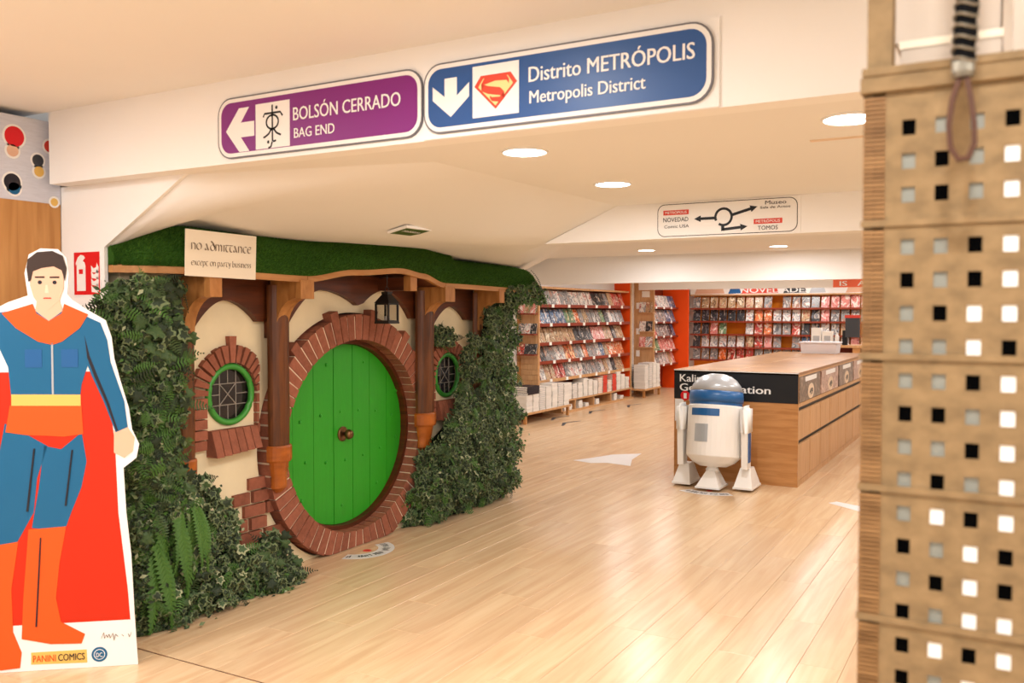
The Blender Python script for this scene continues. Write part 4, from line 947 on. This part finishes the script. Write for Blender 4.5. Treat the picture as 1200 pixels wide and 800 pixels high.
def patch(a0, a1, z0, z1, r=.253, d_=.006, m='bot_b', name='panel'):
    bm = B(); n = max(3, int(abs(a1-a0)/6)); pr = None
    for i in range(n+1):
        a = math.radians(lerp(a0, a1, i/n)-90); q = [bm.verts.new((rr_*math.cos(a), rr_*math.sin(a), z)) for rr_, z in ((r, z0), (r, z1), (r-d_, z1), (r-d_, z0))]
        if pr:
            for k in range(4): bm.faces.new((pr[k], q[k], q[(k+1) % 4], pr[(k+1) % 4]))
        else: bm.faces.new(q)
        pr = q
    bm.faces.new(pr[::-1]); bmesh.ops.recalc_face_normals(bm, faces=bm.faces[:]); return ro(name, bm, m, par=bd)
patch(-40, 24, .655, .72); patch(-28, 2, .42, .58, m='bot_g', name='label_plate')
for s_ in (-1, 1):
    x0, x1 = sorted((s_*.258, s_*.335))
    sh = box(B(), (x0, -.10, .50), (x1, .10, .77)); bmesh.ops.bevel(sh, geom=sh.edges[:], offset=.03, segments=3, affect='EDGES'); ro('shoulder', sh, 'bot_w', True, tilt=False)
    lg = B(); hexa(lg, [(x0+.012, -.06, .2), (x1-.012, -.06, .2), (x1-.012, .06, .2), (x0+.012, .06, .2), (x0+.012, -.075, .53), (x1-.012, -.075, .53), (x1-.012, .075, .53), (x0+.012, .075, .53)]); lego = ro('leg', lg, 'bot_w', tilt=False)
    xo = s_*.325
    st_ = box(B(), (min(xo-.006, xo+.006), -.035, .26), (max(xo-.006, xo+.006), .035, .70)); bmesh.ops.translate(st_, vec=(0, 0, 0), verts=st_.verts); ro('side_strip', st_, 'bot_b', par=lego, tilt=False)
    fo = (s_*.285, .10)
    ft = B(); hexa(ft, [(fo[0]-.085, fo[1]-.17, .03), (fo[0]+.085, fo[1]-.17, .03), (fo[0]+.085, fo[1]+.14, .03), (fo[0]-.085, fo[1]+.14, .03), (fo[0]-.045, fo[1]-.08, .2), (fo[0]+.045, fo[1]-.08, .2), (fo[0]+.045, fo[1]+.06, .2), (fo[0]-.045, fo[1]+.06, .2)]); box(ft, (fo[0]-.088, fo[1]-.175, .022), (fo[0]+.088, fo[1]+.145, .04)); f_ = ro('foot', ft, 'bot_w', tilt=False)
    ro('caster', lathe(B(), [(.02, -.03), (.02, .03)], (fo[0], fo[1], .02), 'X', 12), 'bot_d', par=f_, tilt=False)
ft = B(); hexa(ft, [(-.11, -.20, .03), (.11, -.20, .03), (.10, .08, .03), (-.10, .08, .03), (-.04, -.10, .17), (.04, -.10, .17), (.04, .03, .17), (-.04, .03, .17)]); box(ft, (-.112, -.202, .024), (.112, .082, .04))
f_ = ro('foot', ft, 'bot_w', tilt=False); ro('caster', lathe(B(), [(.02, -.03), (.02, .03)], (0, -.06, .02), 'X', 12), 'bot_d', par=f_, tilt=False)
ro('ankle', lathe(B(), [(.05, .15), (.06, .18), (.045, .2), (.06, .225), (.06, .26)], (0, -.04, 0), n=16), 'bot_w', tilt=False)

# ------------------------------------------------------------------ floor stickers
def decal(name, pts, m, label, cat, z=.0015):
    cx_ = sum(p[0] for p in pts)/len(pts); cy_ = sum(p[1] for p in pts)/len(pts)
    o = obj(name, prism(B(), [(p[0], p[1]) for p in pts], (0, 0, 0), (1, 0, 0), (0, 1, 0), (0, 0, 1), .0002, z), m, origin=(cx_, cy_, 0)); return props(o, label, cat)
ARROW = [(-4.15, 8.76), (-4.05, 8.98), (-3.93, 9.33), (-3.67, 9.56), (-3.61, 9.12), (-3.47, 8.72), (-3.76, 8.79), (-3.91, 8.69)]
decal('floor_arrow', ARROW, 'sticker', 'pale grey arrow sticker on the open floor before the counter', 'floor sticker')
decal('floor_arrow', [(-1.33, 7.83), (-1.28, 7.92), (-.9, 7.74), (-.7, 7.62), (-.92, 7.50), (-1.06, 7.62)], 'sticker', 'pale sticker on the floor by the counter aisle, partly behind the plywood stand', 'floor sticker')
for x, y, l_ in ((-6.02, 12.2, 'nearest to the book bench'), (-5.9, 13.3, 'second one from the book bench'), (-5.72, 14.5, 'third one from the book bench'), (-5.6, 11.7, 'beside the ivy end')):
    decal('floor_mark', [(x-.12, y), (x, y+.35), (x+.03, y+.33), (x-.06, y+.02), (x+.05, y-.3), (x+.02, y-.32)], 'bot_d', 'dark chevron floor mark by the long shelf, '+l_, 'floor sticker', .001)
def arc_sticker(c, rad, a0, a1, w_, label, seed):
    t = thing('floor_sticker', label, 'floor sticker', (c[0], c[1], 0)); random.seed(seed)
    out = [(c[0]+rad*math.cos(math.radians(lerp(a0, a1, i/16))), c[1]+rad*math.sin(math.radians(lerp(a0, a1, i/16)))) for i in range(17)]
    inn = [(c[0]+(rad-w_)*math.cos(math.radians(lerp(a0, a1, i/16))), c[1]+(rad-w_)*math.sin(math.radians(lerp(a0, a1, i/16)))) for i in range(17)]
    obj('backing', prism(B(), out+inn[::-1], (0, 0, 0), (1, 0, 0), (0, 1, 0), (0, 0, 1), .0002, .0012), 'sticker', t)
    bm = B()
    for i in range(26):
        if i in (2, 3, 9, 14, 15, 20): continue
        a = math.radians(lerp(a0+5, a1-5, i/25)); u = Vector((math.cos(a), math.sin(a), 0)); v = Vector((-u.y, u.x, 0)); k = Vector((c[0], c[1], .0015))
        for q in range(2):
            p = k+u*(rad-w_*rr(.25, .4))+v*rr(-.006, .006); e = k+u*(rad-w_*rr(.6, .78))+v*rr(-.006, .006); n_ = v*.004
            bm.faces.new([bm.verts.new(x) for x in (p-n_, p+n_, e+n_, e-n_)])
    obj('lettering', bm, 'bot_d', t)
    a = math.radians((a0+a1)/2); u = Vector((math.cos(a), math.sin(a))); m_ = Vector(c)+u*(rad-w_*1.5)
    obj('red_mark', prism(B(), circ(m_.x, m_.y, .03, 14), (0, 0, 0), (1, 0, 0), (0, 1, 0), (0, 0, 1), .0002, .0012), 'redtag', t)
arc_sticker((-3.87, 4.73), .26, -72, 72, .11, 'pale arc sticker with dark lettering on the floor before the round door', 3)
arc_sticker((-2.36, 8.05), .40, -128, -52, .13, 'pale arc sticker with dark lettering on the floor before the domed machine', 5)
random.seed(11)

# ================================================================== SHELVES AND COMICS
COV = [('white', cover('cover_white', '#e2dcd4', ('#cfc6c0', '#70747c', '#b8503f'))), ('red', cover('cover_red', '#c8402f', ('#e0b8a0', '#7a2a24', '#f0e6dc'))),
       ('blue', cover('cover_blue', '#4a6b94', ('#c8cfd8', '#23344f', '#d8b48c'))), ('grey', cover('cover_grey', '#8f8c8a', ('#d8d2ca', '#4d4b50', '#b57a5c'))),
       ('black', cover('cover_black', '#2b2a2e', ('#6c6a70', '#15151a', '#c8b8a8'))), ('pink', cover('cover_pink', '#dd8f86', ('#f0d8cc', '#b3483f', '#e9e2da'))),
       ('tan', cover('cover_tan', '#c09f78', ('#e6d4b8', '#775a40', '#a8503c'))), ('orange', cover('cover_orange', '#e2702c', ('#f0c08a', '#8f3a1a', '#f2e8da'))),
       ('green', cover('cover_green', '#6d9068', ('#d0d8c0', '#34523a', '#c8a878')))]
CW = dict(zip([c[0] for c in COV], (8, 3, 2, 9, 6, 3, 7, 3, 1)))
CM = {}
for nm, m in COV:
    for wd, ht in ((.165, .255),):
        me = bpy.data.meshes.new('comic_book'); b_ = B(); box(b_, (-wd/2, 0, 0), (wd/2, .008, ht), 0); box(b_, (-wd/2+.002, .002, .002), (wd/2+.001, .006, ht+.0008), 1); b_.to_mesh(me); b_.free(); me.materials.append(m); me.materials.append(M['pages']); CM[nm] = me
ROW = ['top', 'second', 'third', 'fourth', 'lowest']
def comic(loc, rz, lean, colour, label, group, sc=1.0):
    o = link(bpy.data.objects.new('comic_book', CM[colour])); o.location = loc; o.rotation_euler = (-lean, 0, rz); o.scale = (sc, 1, sc)
    return props(o, label, 'comic', group)
def pick(prev=None, ws=CW):
    if prev and random.random() < .45: return prev
    return random.choices(list(ws), list(ws.values()))[0]
BZ = [1.72, 1.425, 1.13, .84, .55]
# --- unit 1, along the left wall
u = thing('wall_shelf', 'long left wall comic shelf with red brown boards and an orange end', 'shelf', (-6.45, 13.9, 0))
boxo('back_panel', (-6.62, 12.05, 0), (-6.59, 15.78, 2.03), 'shelf', u); boxo('end_panel', (-6.62, 15.78, 0), (-6.30, 15.82, 2.3), 'orange', u, label='bright orange end panel')
boxo('end_trim', (-6.30, 15.78, 0), (-6.285, 15.83, 2.3), 'oak_side', u)
for z in BZ: 
    sb = boxo('shelf_board', (-6.59, 12.05, z-.03), (-6.30, 15.78, z), 'shelf' if z > .6 else 'oak_side', u); boxo('shelf_lip', (-6.31, 12.05, z-.03), (-6.295, 15.78, z+.02), 'shelf' if z > .6 else 'oak_side', sb)
    for k in range(6):
        y = 12.5+k*.56+rr(-.12, .12); boxo('price_card', (-6.295, y, z-.03), (-6.288, y+.08, z+.022), 'price', sb)
boxo('top_board', (-6.62, 12.05, 1.985), (-6.32, 15.78, 2.015), 'oak_side', u)
boxo('base_deck', (-6.62, 12.75, .18), (-6.24, 15.78, .205), 'oak_side', u); boxo('base_plinth', (-6.62, 12.75, 0), (-6.22, 15.78, .03), 'oak_side', u)
for y in (12.75, 13.25, 14.0, 14.75): boxo('divider', (-6.6, y, .03), (-6.25, y+.03, .18), 'oak_side', u)
ln_ = math.radians(20)
for r_, z in enumerate(BZ):
    pv = None
    for k in range(20):
        pv = pick(pv); y = 12.16+k*.178
        comic((-6.345, y, z+.004), PI/2+rr(-.03, .03), ln_+rr(-.03, .03), pv, '%s comic on the %s board of the long left shelf, %s from its near end' % (pv, ROW[r_], ORD[k]), 'comics on the long left shelf', rr(.95, 1.03))
# --- slatted end of unit 1
e = thing('slat_display', 'narrow oak slat display at the near end of the long shelf', 'shelf', (-6.42, 12.0, 0))
boxo('board', (-6.58, 12.0, .175), (-6.27, 12.04, 2.03), 'oak_side', e); boxo('end_post', (-6.618, 11.95, .175), (-6.58, 12.04, 2.0), 'oak', e)
for k in range(7): boxo('slat', (-6.578, 11.985, .50+k*.082), (-6.275, 12.0, .574+k*.082), 'oak_side', e)
for z in (1.60, 1.29, .98): boxo('ledge', (-6.578, 11.86, z-.02), (-6.28, 11.985, z), 'shelf', e)
for r_, z in enumerate((1.60, 1.29, .98)):
    for k in range(3):
        c_ = pick(); comic((-6.52+k*.105, 11.885, z+.003), rr(-.05, .05), .3, c_, '%s comic on the %s ledge of the slat display, %s along' % (c_, ('upper', 'middle', 'lower')[r_], ORD[k]), 'comics on the slat display', .63)
# --- bench before unit 1
def bench(x0, y0, x1, y1, z, label):
    t = thing('book_bench', label, 'bench', ((x0+x1)/2, (y0+y1)/2, 0)); boxo('top', (x0, y0, z-.035), (x1, y1, z), 'oak_side', t, bev=.003)
    for x in (x0+.02, x1-.06):
        for y in (y0+.02, y1-.06): boxo('leg', (x, y, 0), (x+.04, y+.04, z-.035), 'oak', t)
bench(-6.585, 11.2, -6.05, 12.68, .17, 'low oak bench piled with books at the near end of the long shelf')
bench(-6.55, 15.86, -6.02, 16.75, .17, 'low oak bench with book stacks before the second shelf')
# --- stacked books
BK = {}
def bookmesh(cov, w_, d_, t_):
    key = (cov, w_, d_, t_)
    if key not in BK:
        me = bpy.data.meshes.new('book'); b_ = B(); box(b_, (-w_/2, -d_/2, 0), (w_/2, d_/2, .003), 0); box(b_, (-w_/2, -d_/2, t_-.004), (w_/2, d_/2, t_-.001), 0)
        box(b_, (w_/2-.004, -d_/2, .002), (w_/2, d_/2, t_-.003), 0) if cov[1] else None
        box(b_, (-w_/2+.003, -d_/2+.003, .003), (w_/2-.003, d_/2-.003, t_-.004), 1); b_.to_mesh(me); b_.free(); me.materials.append(M[cov[0]]); me.materials.append(M['pages']); BK[key] = me
    return BK[key]
CN = {'white': 'pages', 'black': 'st_dark', 'red': 'redtag', 'pink': 'st_skin', 'grey': 'bot_g'}
def stack(x, y, z, n, colour, where, group, w_=.2, d_=.15, t_=.03, spine=False, rz=0):
    for k in range(n):
        o = link(bpy.data.objects.new('book', bookmesh((CN[colour], spine), w_, d_, t_))); o.location = (x+rr(-.004, .004), y+rr(-.004, .004), z+k*t_); o.rotation_euler = (0, 0, rz+rr(-.04, .04))
        lv = 'at the bottom' if k == 0 else 'on top' if k == n-1 else ORD[k]+' from bottom'
        props(o, '%s book %s, %s' % (colour, lv, where), 'book', group)
ynext = 11.29
for k, (n, c_, sp_) in enumerate(((9, 'white', 0), (9, 'white', 0), (12, 'grey', 0), (12, 'white', 0), (13, 'white', 0), (13, 'grey', 0), (12, 'white', 0))):
    stack(-6.165, 11.31+k*.205, .171, n, c_, '%s stack on bench by the ivy' % ORD[k], 'books stacked on the near bench', .22, .18, .028, bool(sp_))
    if k in (0, 1): stack(-6.45, 11.31+k*.205, .171, 14, 'black', 'rear %s stack, bench by the ivy' % ORD[k], 'books stacked on the near bench', .22, .18, .028, True)
stack(-6.165, 11.41, .426, 4, 'black', 'pile across the first two stacks on bench by ivy', 'books stacked on the near bench', .24, .36, .03, True)
for k, (n, c_) in enumerate(((9, 'white'), (9, 'white'), (8, 'grey'), (8, 'white'), (10, 'white'), (9, 'white'), (8, 'white'), (9, 'pink'), (10, 'red'), (7, 'pink'), (10, 'red'), (11, 'white'), (9, 'white'), (7, 'white'))):
    stack(-6.36, 12.86+k*.208, .206, n, c_, '%s stack on long shelf deck' % ORD[k], 'books stacked on the long shelf deck', .2, .17, .03, c_ in ('red',))
for k, y in enumerate((12.95, 13.1, 13.5, 13.75, 14.2, 15.0, 15.3)):
    stack(-6.36, y, .031, 2 + k % 3, 'white', '%s pile in cubby under long shelf' % ORD[k], 'books in the cubbies under the long shelf', .2, .14, .03)
for k, (x, y, n, c_) in enumerate(((-6.42, 15.98, 15, 'black'), (-6.15, 15.98, 15, 'white'), (-6.15, 16.2, 16, 'grey'), (-6.15, 16.42, 16, 'white'), (-6.15, 16.62, 15, 'white'))):
    stack(x, y, .171, n, c_, '%s stack on second bench' % ORD[k], 'books stacked on the second bench', .23, .18, .03, c_ == 'black', 0 if k else -PI/2)
# --- unit 2
u = thing('wall_shelf', 'second wall comic shelf beyond the orange panel, with its own oak end', 'shelf', (-6.4, 17.6, 0))
boxo('back_panel', (-6.62, 16.84, 0), (-6.59, 18.4, 2.1), 'shelf', u); boxo('front_end', (-6.62, 16.8, 0), (-6.2, 16.84, 2.3), 'oak_side', u)
boxo('orange_end', (-6.62, 18.4, 0), (-6.02, 18.44, 2.35), 'orange', u, label='bright orange end panel')
for z in BZ:
    sb = boxo('shelf_board', (-6.59, 16.84, z-.03), (-6.24, 18.4, z), 'shelf', u)
    for k in range(3): boxo('price_card', (-6.24, 17.0+k*.45, z-.03), (-6.233, 17.08+k*.45, z+.02), 'price', sb)
for z, x in ((1.98, -6.45), (1.75, -6.57), (1.24, -6.57), (.8, -6.57), (.55, -6.4)):
    boxo('info_card', (x, 16.79, z-.06), (x+(.16 if x > -6.5 else .07), 16.8, z+.06), 'price', u)
for r_, z in enumerate(BZ):
    pv = None
    for k in range(8):
        pv = pick(pv); comic((-6.28, 16.96+k*.186, z+.004), PI/2, ln_, pv, '%s comic on the %s board of the second shelf, %s from its oak end' % (pv, ROW[r_], ORD[k]), 'comics on the second wall shelf')
for r_, z in enumerate((1.62, 1.24, .93)):
    lg_ = boxo('ledge', (-6.48, 16.70, z-.015), (-6.2, 16.8, z), 'oak_side', u)
    for k in range(2):
        c_ = ('white', 'tan', 'white', 'black', 'pink', 'white')[r_*2+k]; comic((-6.42+k*.14, 16.72, z+.003), 0, .2, c_, '%s comic on the %s ledge of the second shelf end, %s' % (c_, ('upper', 'middle', 'lower')[r_], ORD[k]), 'comics on the second shelf end', .8)
# --- back wall shelf
u = thing('back_shelf', 'wide orange backed comic shelf across the rear wall', 'shelf', (-4.4, 20.2, 0))
boxo('back_panel', (-6.5, 20.30, 0), (-1.6, 20.34, 2.05), 'orange2', u)
boxo('top_board', (-6.5, 19.98, 2.0), (-1.6, 20.3, 2.03), 'oak_side', u)
for z in BZ: sb = boxo('shelf_board', (-6.5, 19.97, z-.035), (-1.6, 20.3, z), 'shelf', u)
boxo('top_band', (-6.5, 20.0, 2.03), (-1.6, 20.04, 2.25), 'whitem', u)
O = Vector((0, 20.0, 0))
for x0, x1, m in ((-6.4, -5.7, 'st_skin'), (-5.62, -5.32, 'bot_b'), (-5.32, -4.5, 'badge_red'), (-4.4, -3.9, 'bot_d'), (-3.85, -3.5, 'bot_g'), (-3.1, -2.7, 'st_skin'), (-2.6, -2.3, 'bot_b')):
    sheet('band_print', [(x0, 2.04), (x1, 2.05), (x1-.05, 2.2), (x0+.08, 2.22)], O, X_, Z_, NY, 0, .001, m, u)
text('lettering', 'NOVEDADES', O-Vector((0, .002, 0)), X_, Z_, -5.33, 2.06, .12, 'white', u, 1.5, .012)
for r_, z in enumerate(BZ):
    pv = None
    for k in range(19):
        if (r_ == 2 and k in (4, 5)) or (r_ == 3 and k == 10) or (r_ == 0 and k in (9,)): continue
        x = -6.36+k*.203
        if r_ == 2 and k > 16: continue
        pv = pick(pv); comic((x, 20.03, z+.004), rr(-.03, .03), .22, pv, '%s comic on the %s board of the rear orange shelf, %s along' % (pv, ROW[r_], ORD[k]), 'comics on the rear orange shelf', 1.0 if not (r_ == 0 and k > 15) else 1.08)
# orange shop sign on the header
t = thing('shop_sign', 'orange sign with white capital letters at the end of the white header', 'sign', (-2.4, 16.28, 2.06))
boxo('board', (-2.73, 16.27, 2.05), (-1.9, 16.30, 2.19), 'sign_orange', t); text('lettering', 'IS   AL', Vector((0, 16.269, 0)), X_, Z_, -2.62, 2.075, .085, 'whitem', t, .52, .02)
# --- cash desk
t = thing('cash_desk', 'oak cash desk with an open shelf in front of the rear shelving', 'desk', (-2.4, 16.6, 0))
boxo('top', (-3.15, 16.4, 1.0), (-1.2, 17.0, 1.04), 'oak_side', t); boxo('side', (-3.13, 16.42, 0), (-3.09, 16.98, 1.0), 'oak_side', t); boxo('side', (-2.42, 16.42, 0), (-2.3, 16.98, 1.0), 'oak', t); boxo('back', (-3.1, 16.9, 0), (-1.3, 16.94, 1.0), 'shelf', t); boxo('shelf_board', (-3.09, 16.45, .72), (-2.42, 16.9, .75), 'oak_side', t)
t = thing('card_terminal', 'grey screen with red top on a black stand upon the cash desk', 'screen', (-2.5, 16.6, 1.04))
boxo('stand', (-2.62, 16.6, 1.04), (-2.54, 16.68, 1.30), 'black', t); boxo('screen', (-2.56, 16.52, 1.18), (-2.32, 16.55, 1.55), 'bot_d', t); boxo('top_strip', (-2.57, 16.515, 1.52), (-2.31, 16.56, 1.57), 'redtag', t)
for x, h_, m, l_ in ((-3.05, .30, 'whitem', 'white printed card box at the outer end of the cash desk'), (-2.86, .24, 'price', 'short white box beside the card box on the cash desk')):
    t = thing('card_box', l_, 'box', (x, 16.6, 1.041)); boxo('body', (x-.09, 16.54, 1.041), (x+.08, 16.66, 1.041+h_), m, t, bev=.004); sheet('print', [(x-.06, 1.1), (x+.05, 1.1), (x+.05, 1.2), (x-.06, 1.2)], Vector((0, 16.54, 0)), X_, Z_, NY, 0, .001, 'bot_g', t)
t = thing('spray_bottle', 'white plastic bottle next to the black stand on the cash desk', 'bottle', (-2.70, 16.55, 1.041))
obj('body', lathe(B(), [(.035, 0), (.038, .01), (.038, .15), (.015, .18)], (-2.70, 16.55, 1.041), n=16), 'white', t, smooth=True); obj('cap', lathe(B(), [(.016, .18), (.016, .22)], (-2.70, 16.55, 1.041), n=12), 'white', t)

# ================================================================== PLYWOOD STAND (foreground, right)
PX0, PX1, PY = -.185, .62, 1.33
t = thing('plywood_stand', 'tall laser-cut plywood stand with rows of square holes, nearest object', 'display stand', (.2, 1.4, 0))
SH = .1835; ztop = 1.925
cols = [-.127+.0412*k for k in range(17)]; hs = .0085; hz = .0105
PAT = ['kggk', 'ggkw', 'gkgw', 'kggk', 'ggkw', 'kgxw', 'gkgw', 'ggwk', 'ggkw', 'kkgw', 'ggkw', 'gkww', 'gwkw', 'kgwk', 'gkwk', 'kgww', 'xgkw', 'gwkw', 'kgww', 'ggkw']
PAT = ['kggk', 'gkgw', 'gkgw', 'kggk'] + ['ggkw', 'kgxw', 'gkww', 'ggwk'] + ['ggkw', 'kkgw', 'ggkw', 'gkgw'] + ['gwkw', 'kgwk', 'gkwk', 'kgww'] + ['xwkw', 'kgww', 'gkgw', 'ggkw']
def panel_mesh(z0, z1, zs):
    bm = B(); xs = [PX0+.028]; 
    for c in cols: xs += [c-hs, c+hs]
    xs.append(PX1); zz = [z0]
    for z in sorted(zs): zz += [z-hz, z+hz]
    zz.append(z1); hole = lambda i, j: i % 2 == 1 and j % 2 == 1
    yf, yb_ = PY, PY+.006; vf = [[bm.verts.new((x, yf, z)) for z in zz] for x in xs]; vb = [[bm.verts.new((x, yb_, z)) for z in zz] for x in xs]
    nx, nz = len(xs)-1, len(zz)-1
    for i in range(nx):
        for j in range(nz):
            if hole(i, j):
                for (a, b_) in (((i, j), (i+1, j)), ((i+1, j), (i+1, j+1)), ((i+1, j+1), (i, j+1)), ((i, j+1), (i, j))):
                    bm.faces.new((vf[a[0]][a[1]], vf[b_[0]][b_[1]], vb[b_[0]][b_[1]], vb[a[0]][a[1]]))
            else:
                bm.faces.new((vf[i][j], vf[i+1][j], vf[i+1][j+1], vf[i][j+1])); bm.faces.new((vb[i][j+1], vb[i+1][j+1], vb[i+1][j], vb[i][j]))
    for i in range(nx):
        bm.faces.new((vf[i][0], vb[i][0], vb[i+1][0], vf[i+1][0])); bm.faces.new((vf[i][nz], vf[i+1][nz], vb[i+1][nz], vb[i][nz]))
    for j in range(nz):
        bm.faces.new((vf[0][j], vf[0][j+1], vb[0][j+1], vb[0][j])); bm.faces.new((vf[nx][j], vb[nx][j], vb[nx][j+1], vf[nx][j+1]))
    bmesh.ops.recalc_face_normals(bm, faces=bm.faces[:]); return bm
IM = {}
for k_, m in (('k', 'inset_k'), ('g', 'inset_g'), ('w', 'inset_w')):  # squares added in the holes; grey stands for half-lit hole walls
    for nm, sx, sz in (('', hs, hz), ('w', hs*1.0, hz*1.0)):
        b_ = box(B(), (-hs, 0, -hz), (hs, .003, hz)); me = bpy.data.meshes.new('inset'); b_.to_mesh(me); b_.free(); me.materials.append(M[m]); IM[k_] = me
row = 0
for s_ in range(10):
    z1 = ztop-.022 if s_ == 0 else ztop-SH*s_-.022+.0; z0 = z1-SH+.0065
    if s_ == 9: z0 = .02
    zs = [z1-.046-.0455*k for k in range(4)] if s_ == 0 else [z1-.012-.0165-.0455*k for k in range(4)]
    if s_ == 0: zs = [1.853-.0455*k for k in range(4)]; zs = [z for z in zs if z-hz > z0]
    if s_ == 9: zs = []
    pn = obj('perforated_panel', panel_mesh(z0, z1, zs) if zs else box(B(), (PX0+.028, PY, z0), (PX1, PY+.006, z1)), 'ply', t)
    boxo('seam_rail', (PX0-.002, PY-.004, z0-.0065), (PX1, PY+.004, z0+.002), 'ply', t)
    bm = B(); k = z0
    while k < z1-.004:
        box(bm, (PX0, PY-.0015, k), (PX0+.0285, PY+.005, k+.0042)); k += .0062
    hg = obj('living_hinge', bm, 'plyedge', t); hg['kind'] = 'stuff'
    if s_ < 5:
        for r_, z in enumerate(zs):
            pat = PAT[s_*4+r_]
            for c, x in enumerate(cols[:7]):
                ch = pat[c] if c < 4 else random.choice('kgw')
                ch = 'k' if ch == 'x' else ch
                o = link(bpy.data.objects.new('inset', IM[ch])); o.parent = pn; o.location = Vector((x, PY+(.002 if ch == 'w' else .004 if ch == 'g' else .003), z))-WM[pn.name].translation
boxo('side_panel', (PX0, PY+.006, 0), (PX0+.012, PY+.30, ztop-.02), 'ply', t); boxo('back_panel', (PX0, PY+.30, 0), (PX1, PY+.31, ztop-.02), 'ply', t)
boxo('top_ledge', (PX0-.004, PY-.008, ztop-.022), (PX1, PY+.31, ztop), 'ply', t, bev=.002); boxo('top_lip', (PX0-.002, PY-.010, ztop), (PX1, PY+.30, ztop+.012), 'ply', t, bev=.002)
boxo('post', (PX0+.002, PY+.012, ztop+.012), (PX0+.034, PY+.05, 2.59), 'ply', t)
# white boxes standing on the stand
for x0, x1, z0, z1, y0, l_ in ((-.145, -.018, ztop+.013, ztop+.062, PY+.06, 'low white carton on the plywood stand behind the hanging grip'), (-.006, .25, ztop+.013, ztop+.16, PY+.05, 'tall white carton at the outer side on the plywood stand'), (-.155, -.02, ztop+.0625, ztop+.2, PY+.075, 'upper white carton lying on the low carton')):
    q = thing('carton', l_, 'box', ((x0+x1)/2, y0+.05, z0)); boxo('body', (x0, y0, z0), (x1, y0+.16, z1), 'carton', q, bev=.001); boxo('lid_edge', (x0-.002, y0-.002, z1-.012), (x1+.002, y0, z1-.001), 'paper', q)
# hanging replica hilt
S0 = Vector((-.058, 1.25, 1.905)); t = thing('hanging_hilt', 'dark wrapped sword hilt with a leather loop hanging before the plywood stand', 'sword', S0)
top = S0+Vector((.004, 0, .10))
obj('grip', tube(B(), [lerp(S0, top, k/12) for k in range(13)], [.0125+.0012*math.sin(k*1.6) for k in range(13)], 12), 'wrap', t, smooth=True)
for k in range(7): p = lerp(S0, top, .08+k*.135); obj('wire_band', tube(B(), [p+Vector((.0138*math.cos(2*PI*i/14), .0138*math.sin(2*PI*i/14), .003*math.sin(2*PI*i/7))) for i in range(14)], .0019, 5, closed=True), 'wire', t)
obj('pommel', lathe(B(), [(.012, .012), (.0135, .006), (.0135, -.006), (.0115, -.012)], S0, n=16), 'wire', t)
obj('guard', tube(B(), [top+Vector((x, 0, .004+.02*abs(x/.06)**2)) for x in np.linspace(-.065, .065, 13)], [.002+.004*(1-abs(k-6)/6) for k in range(13)], 8), 'steel', t)
obj('guard_loop', tube(B(), [top+Vector((-.028+.018*math.cos(2*PI*i/16), -.004, .002+.008*math.sin(2*PI*i/16))) for i in range(16)], .0022, 6, closed=True), 'steel', t)
obj('blade', box(B(), top+Vector((-.016, -.002, .005)), top+Vector((.016, .002, .60))), 'steel', t)
bm = B(); pr = None; lp = [(-.004, -.012), (-.012, -.04), (-.0155, -.07), (-.013, -.098), (-.004, -.113), (.007, -.112), (.0135, -.095), (.013, -.07), (.009, -.04), (.004, -.012)]
for i, (x, z) in enumerate(lp):
    a = Vector(lp[max(i-1, 0)]); b_ = Vector(lp[min(i+1, len(lp)-1)]); d_ = (b_-a).normalized(); n_ = Vector((-d_.y, d_.x))*.0032
    q = [bm.verts.new(S0+Vector((x+sx*n_.x, sy*.006, z+sx*n_.y))) for sx, sy in ((-1, -1), (1, -1), (1, 1), (-1, 1))]
    if pr:
        for k in range(4): bm.faces.new((pr[k], q[k], q[(k+1) % 4], pr[(k+1) % 4]))
    else: bm.faces.new(q)
    pr = q
bm.faces.new(pr[::-1]); bmesh.ops.recalc_face_normals(bm, faces=bm.faces[:]); obj('strap_loop', bm, 'leather', t, label='brown leather loop')
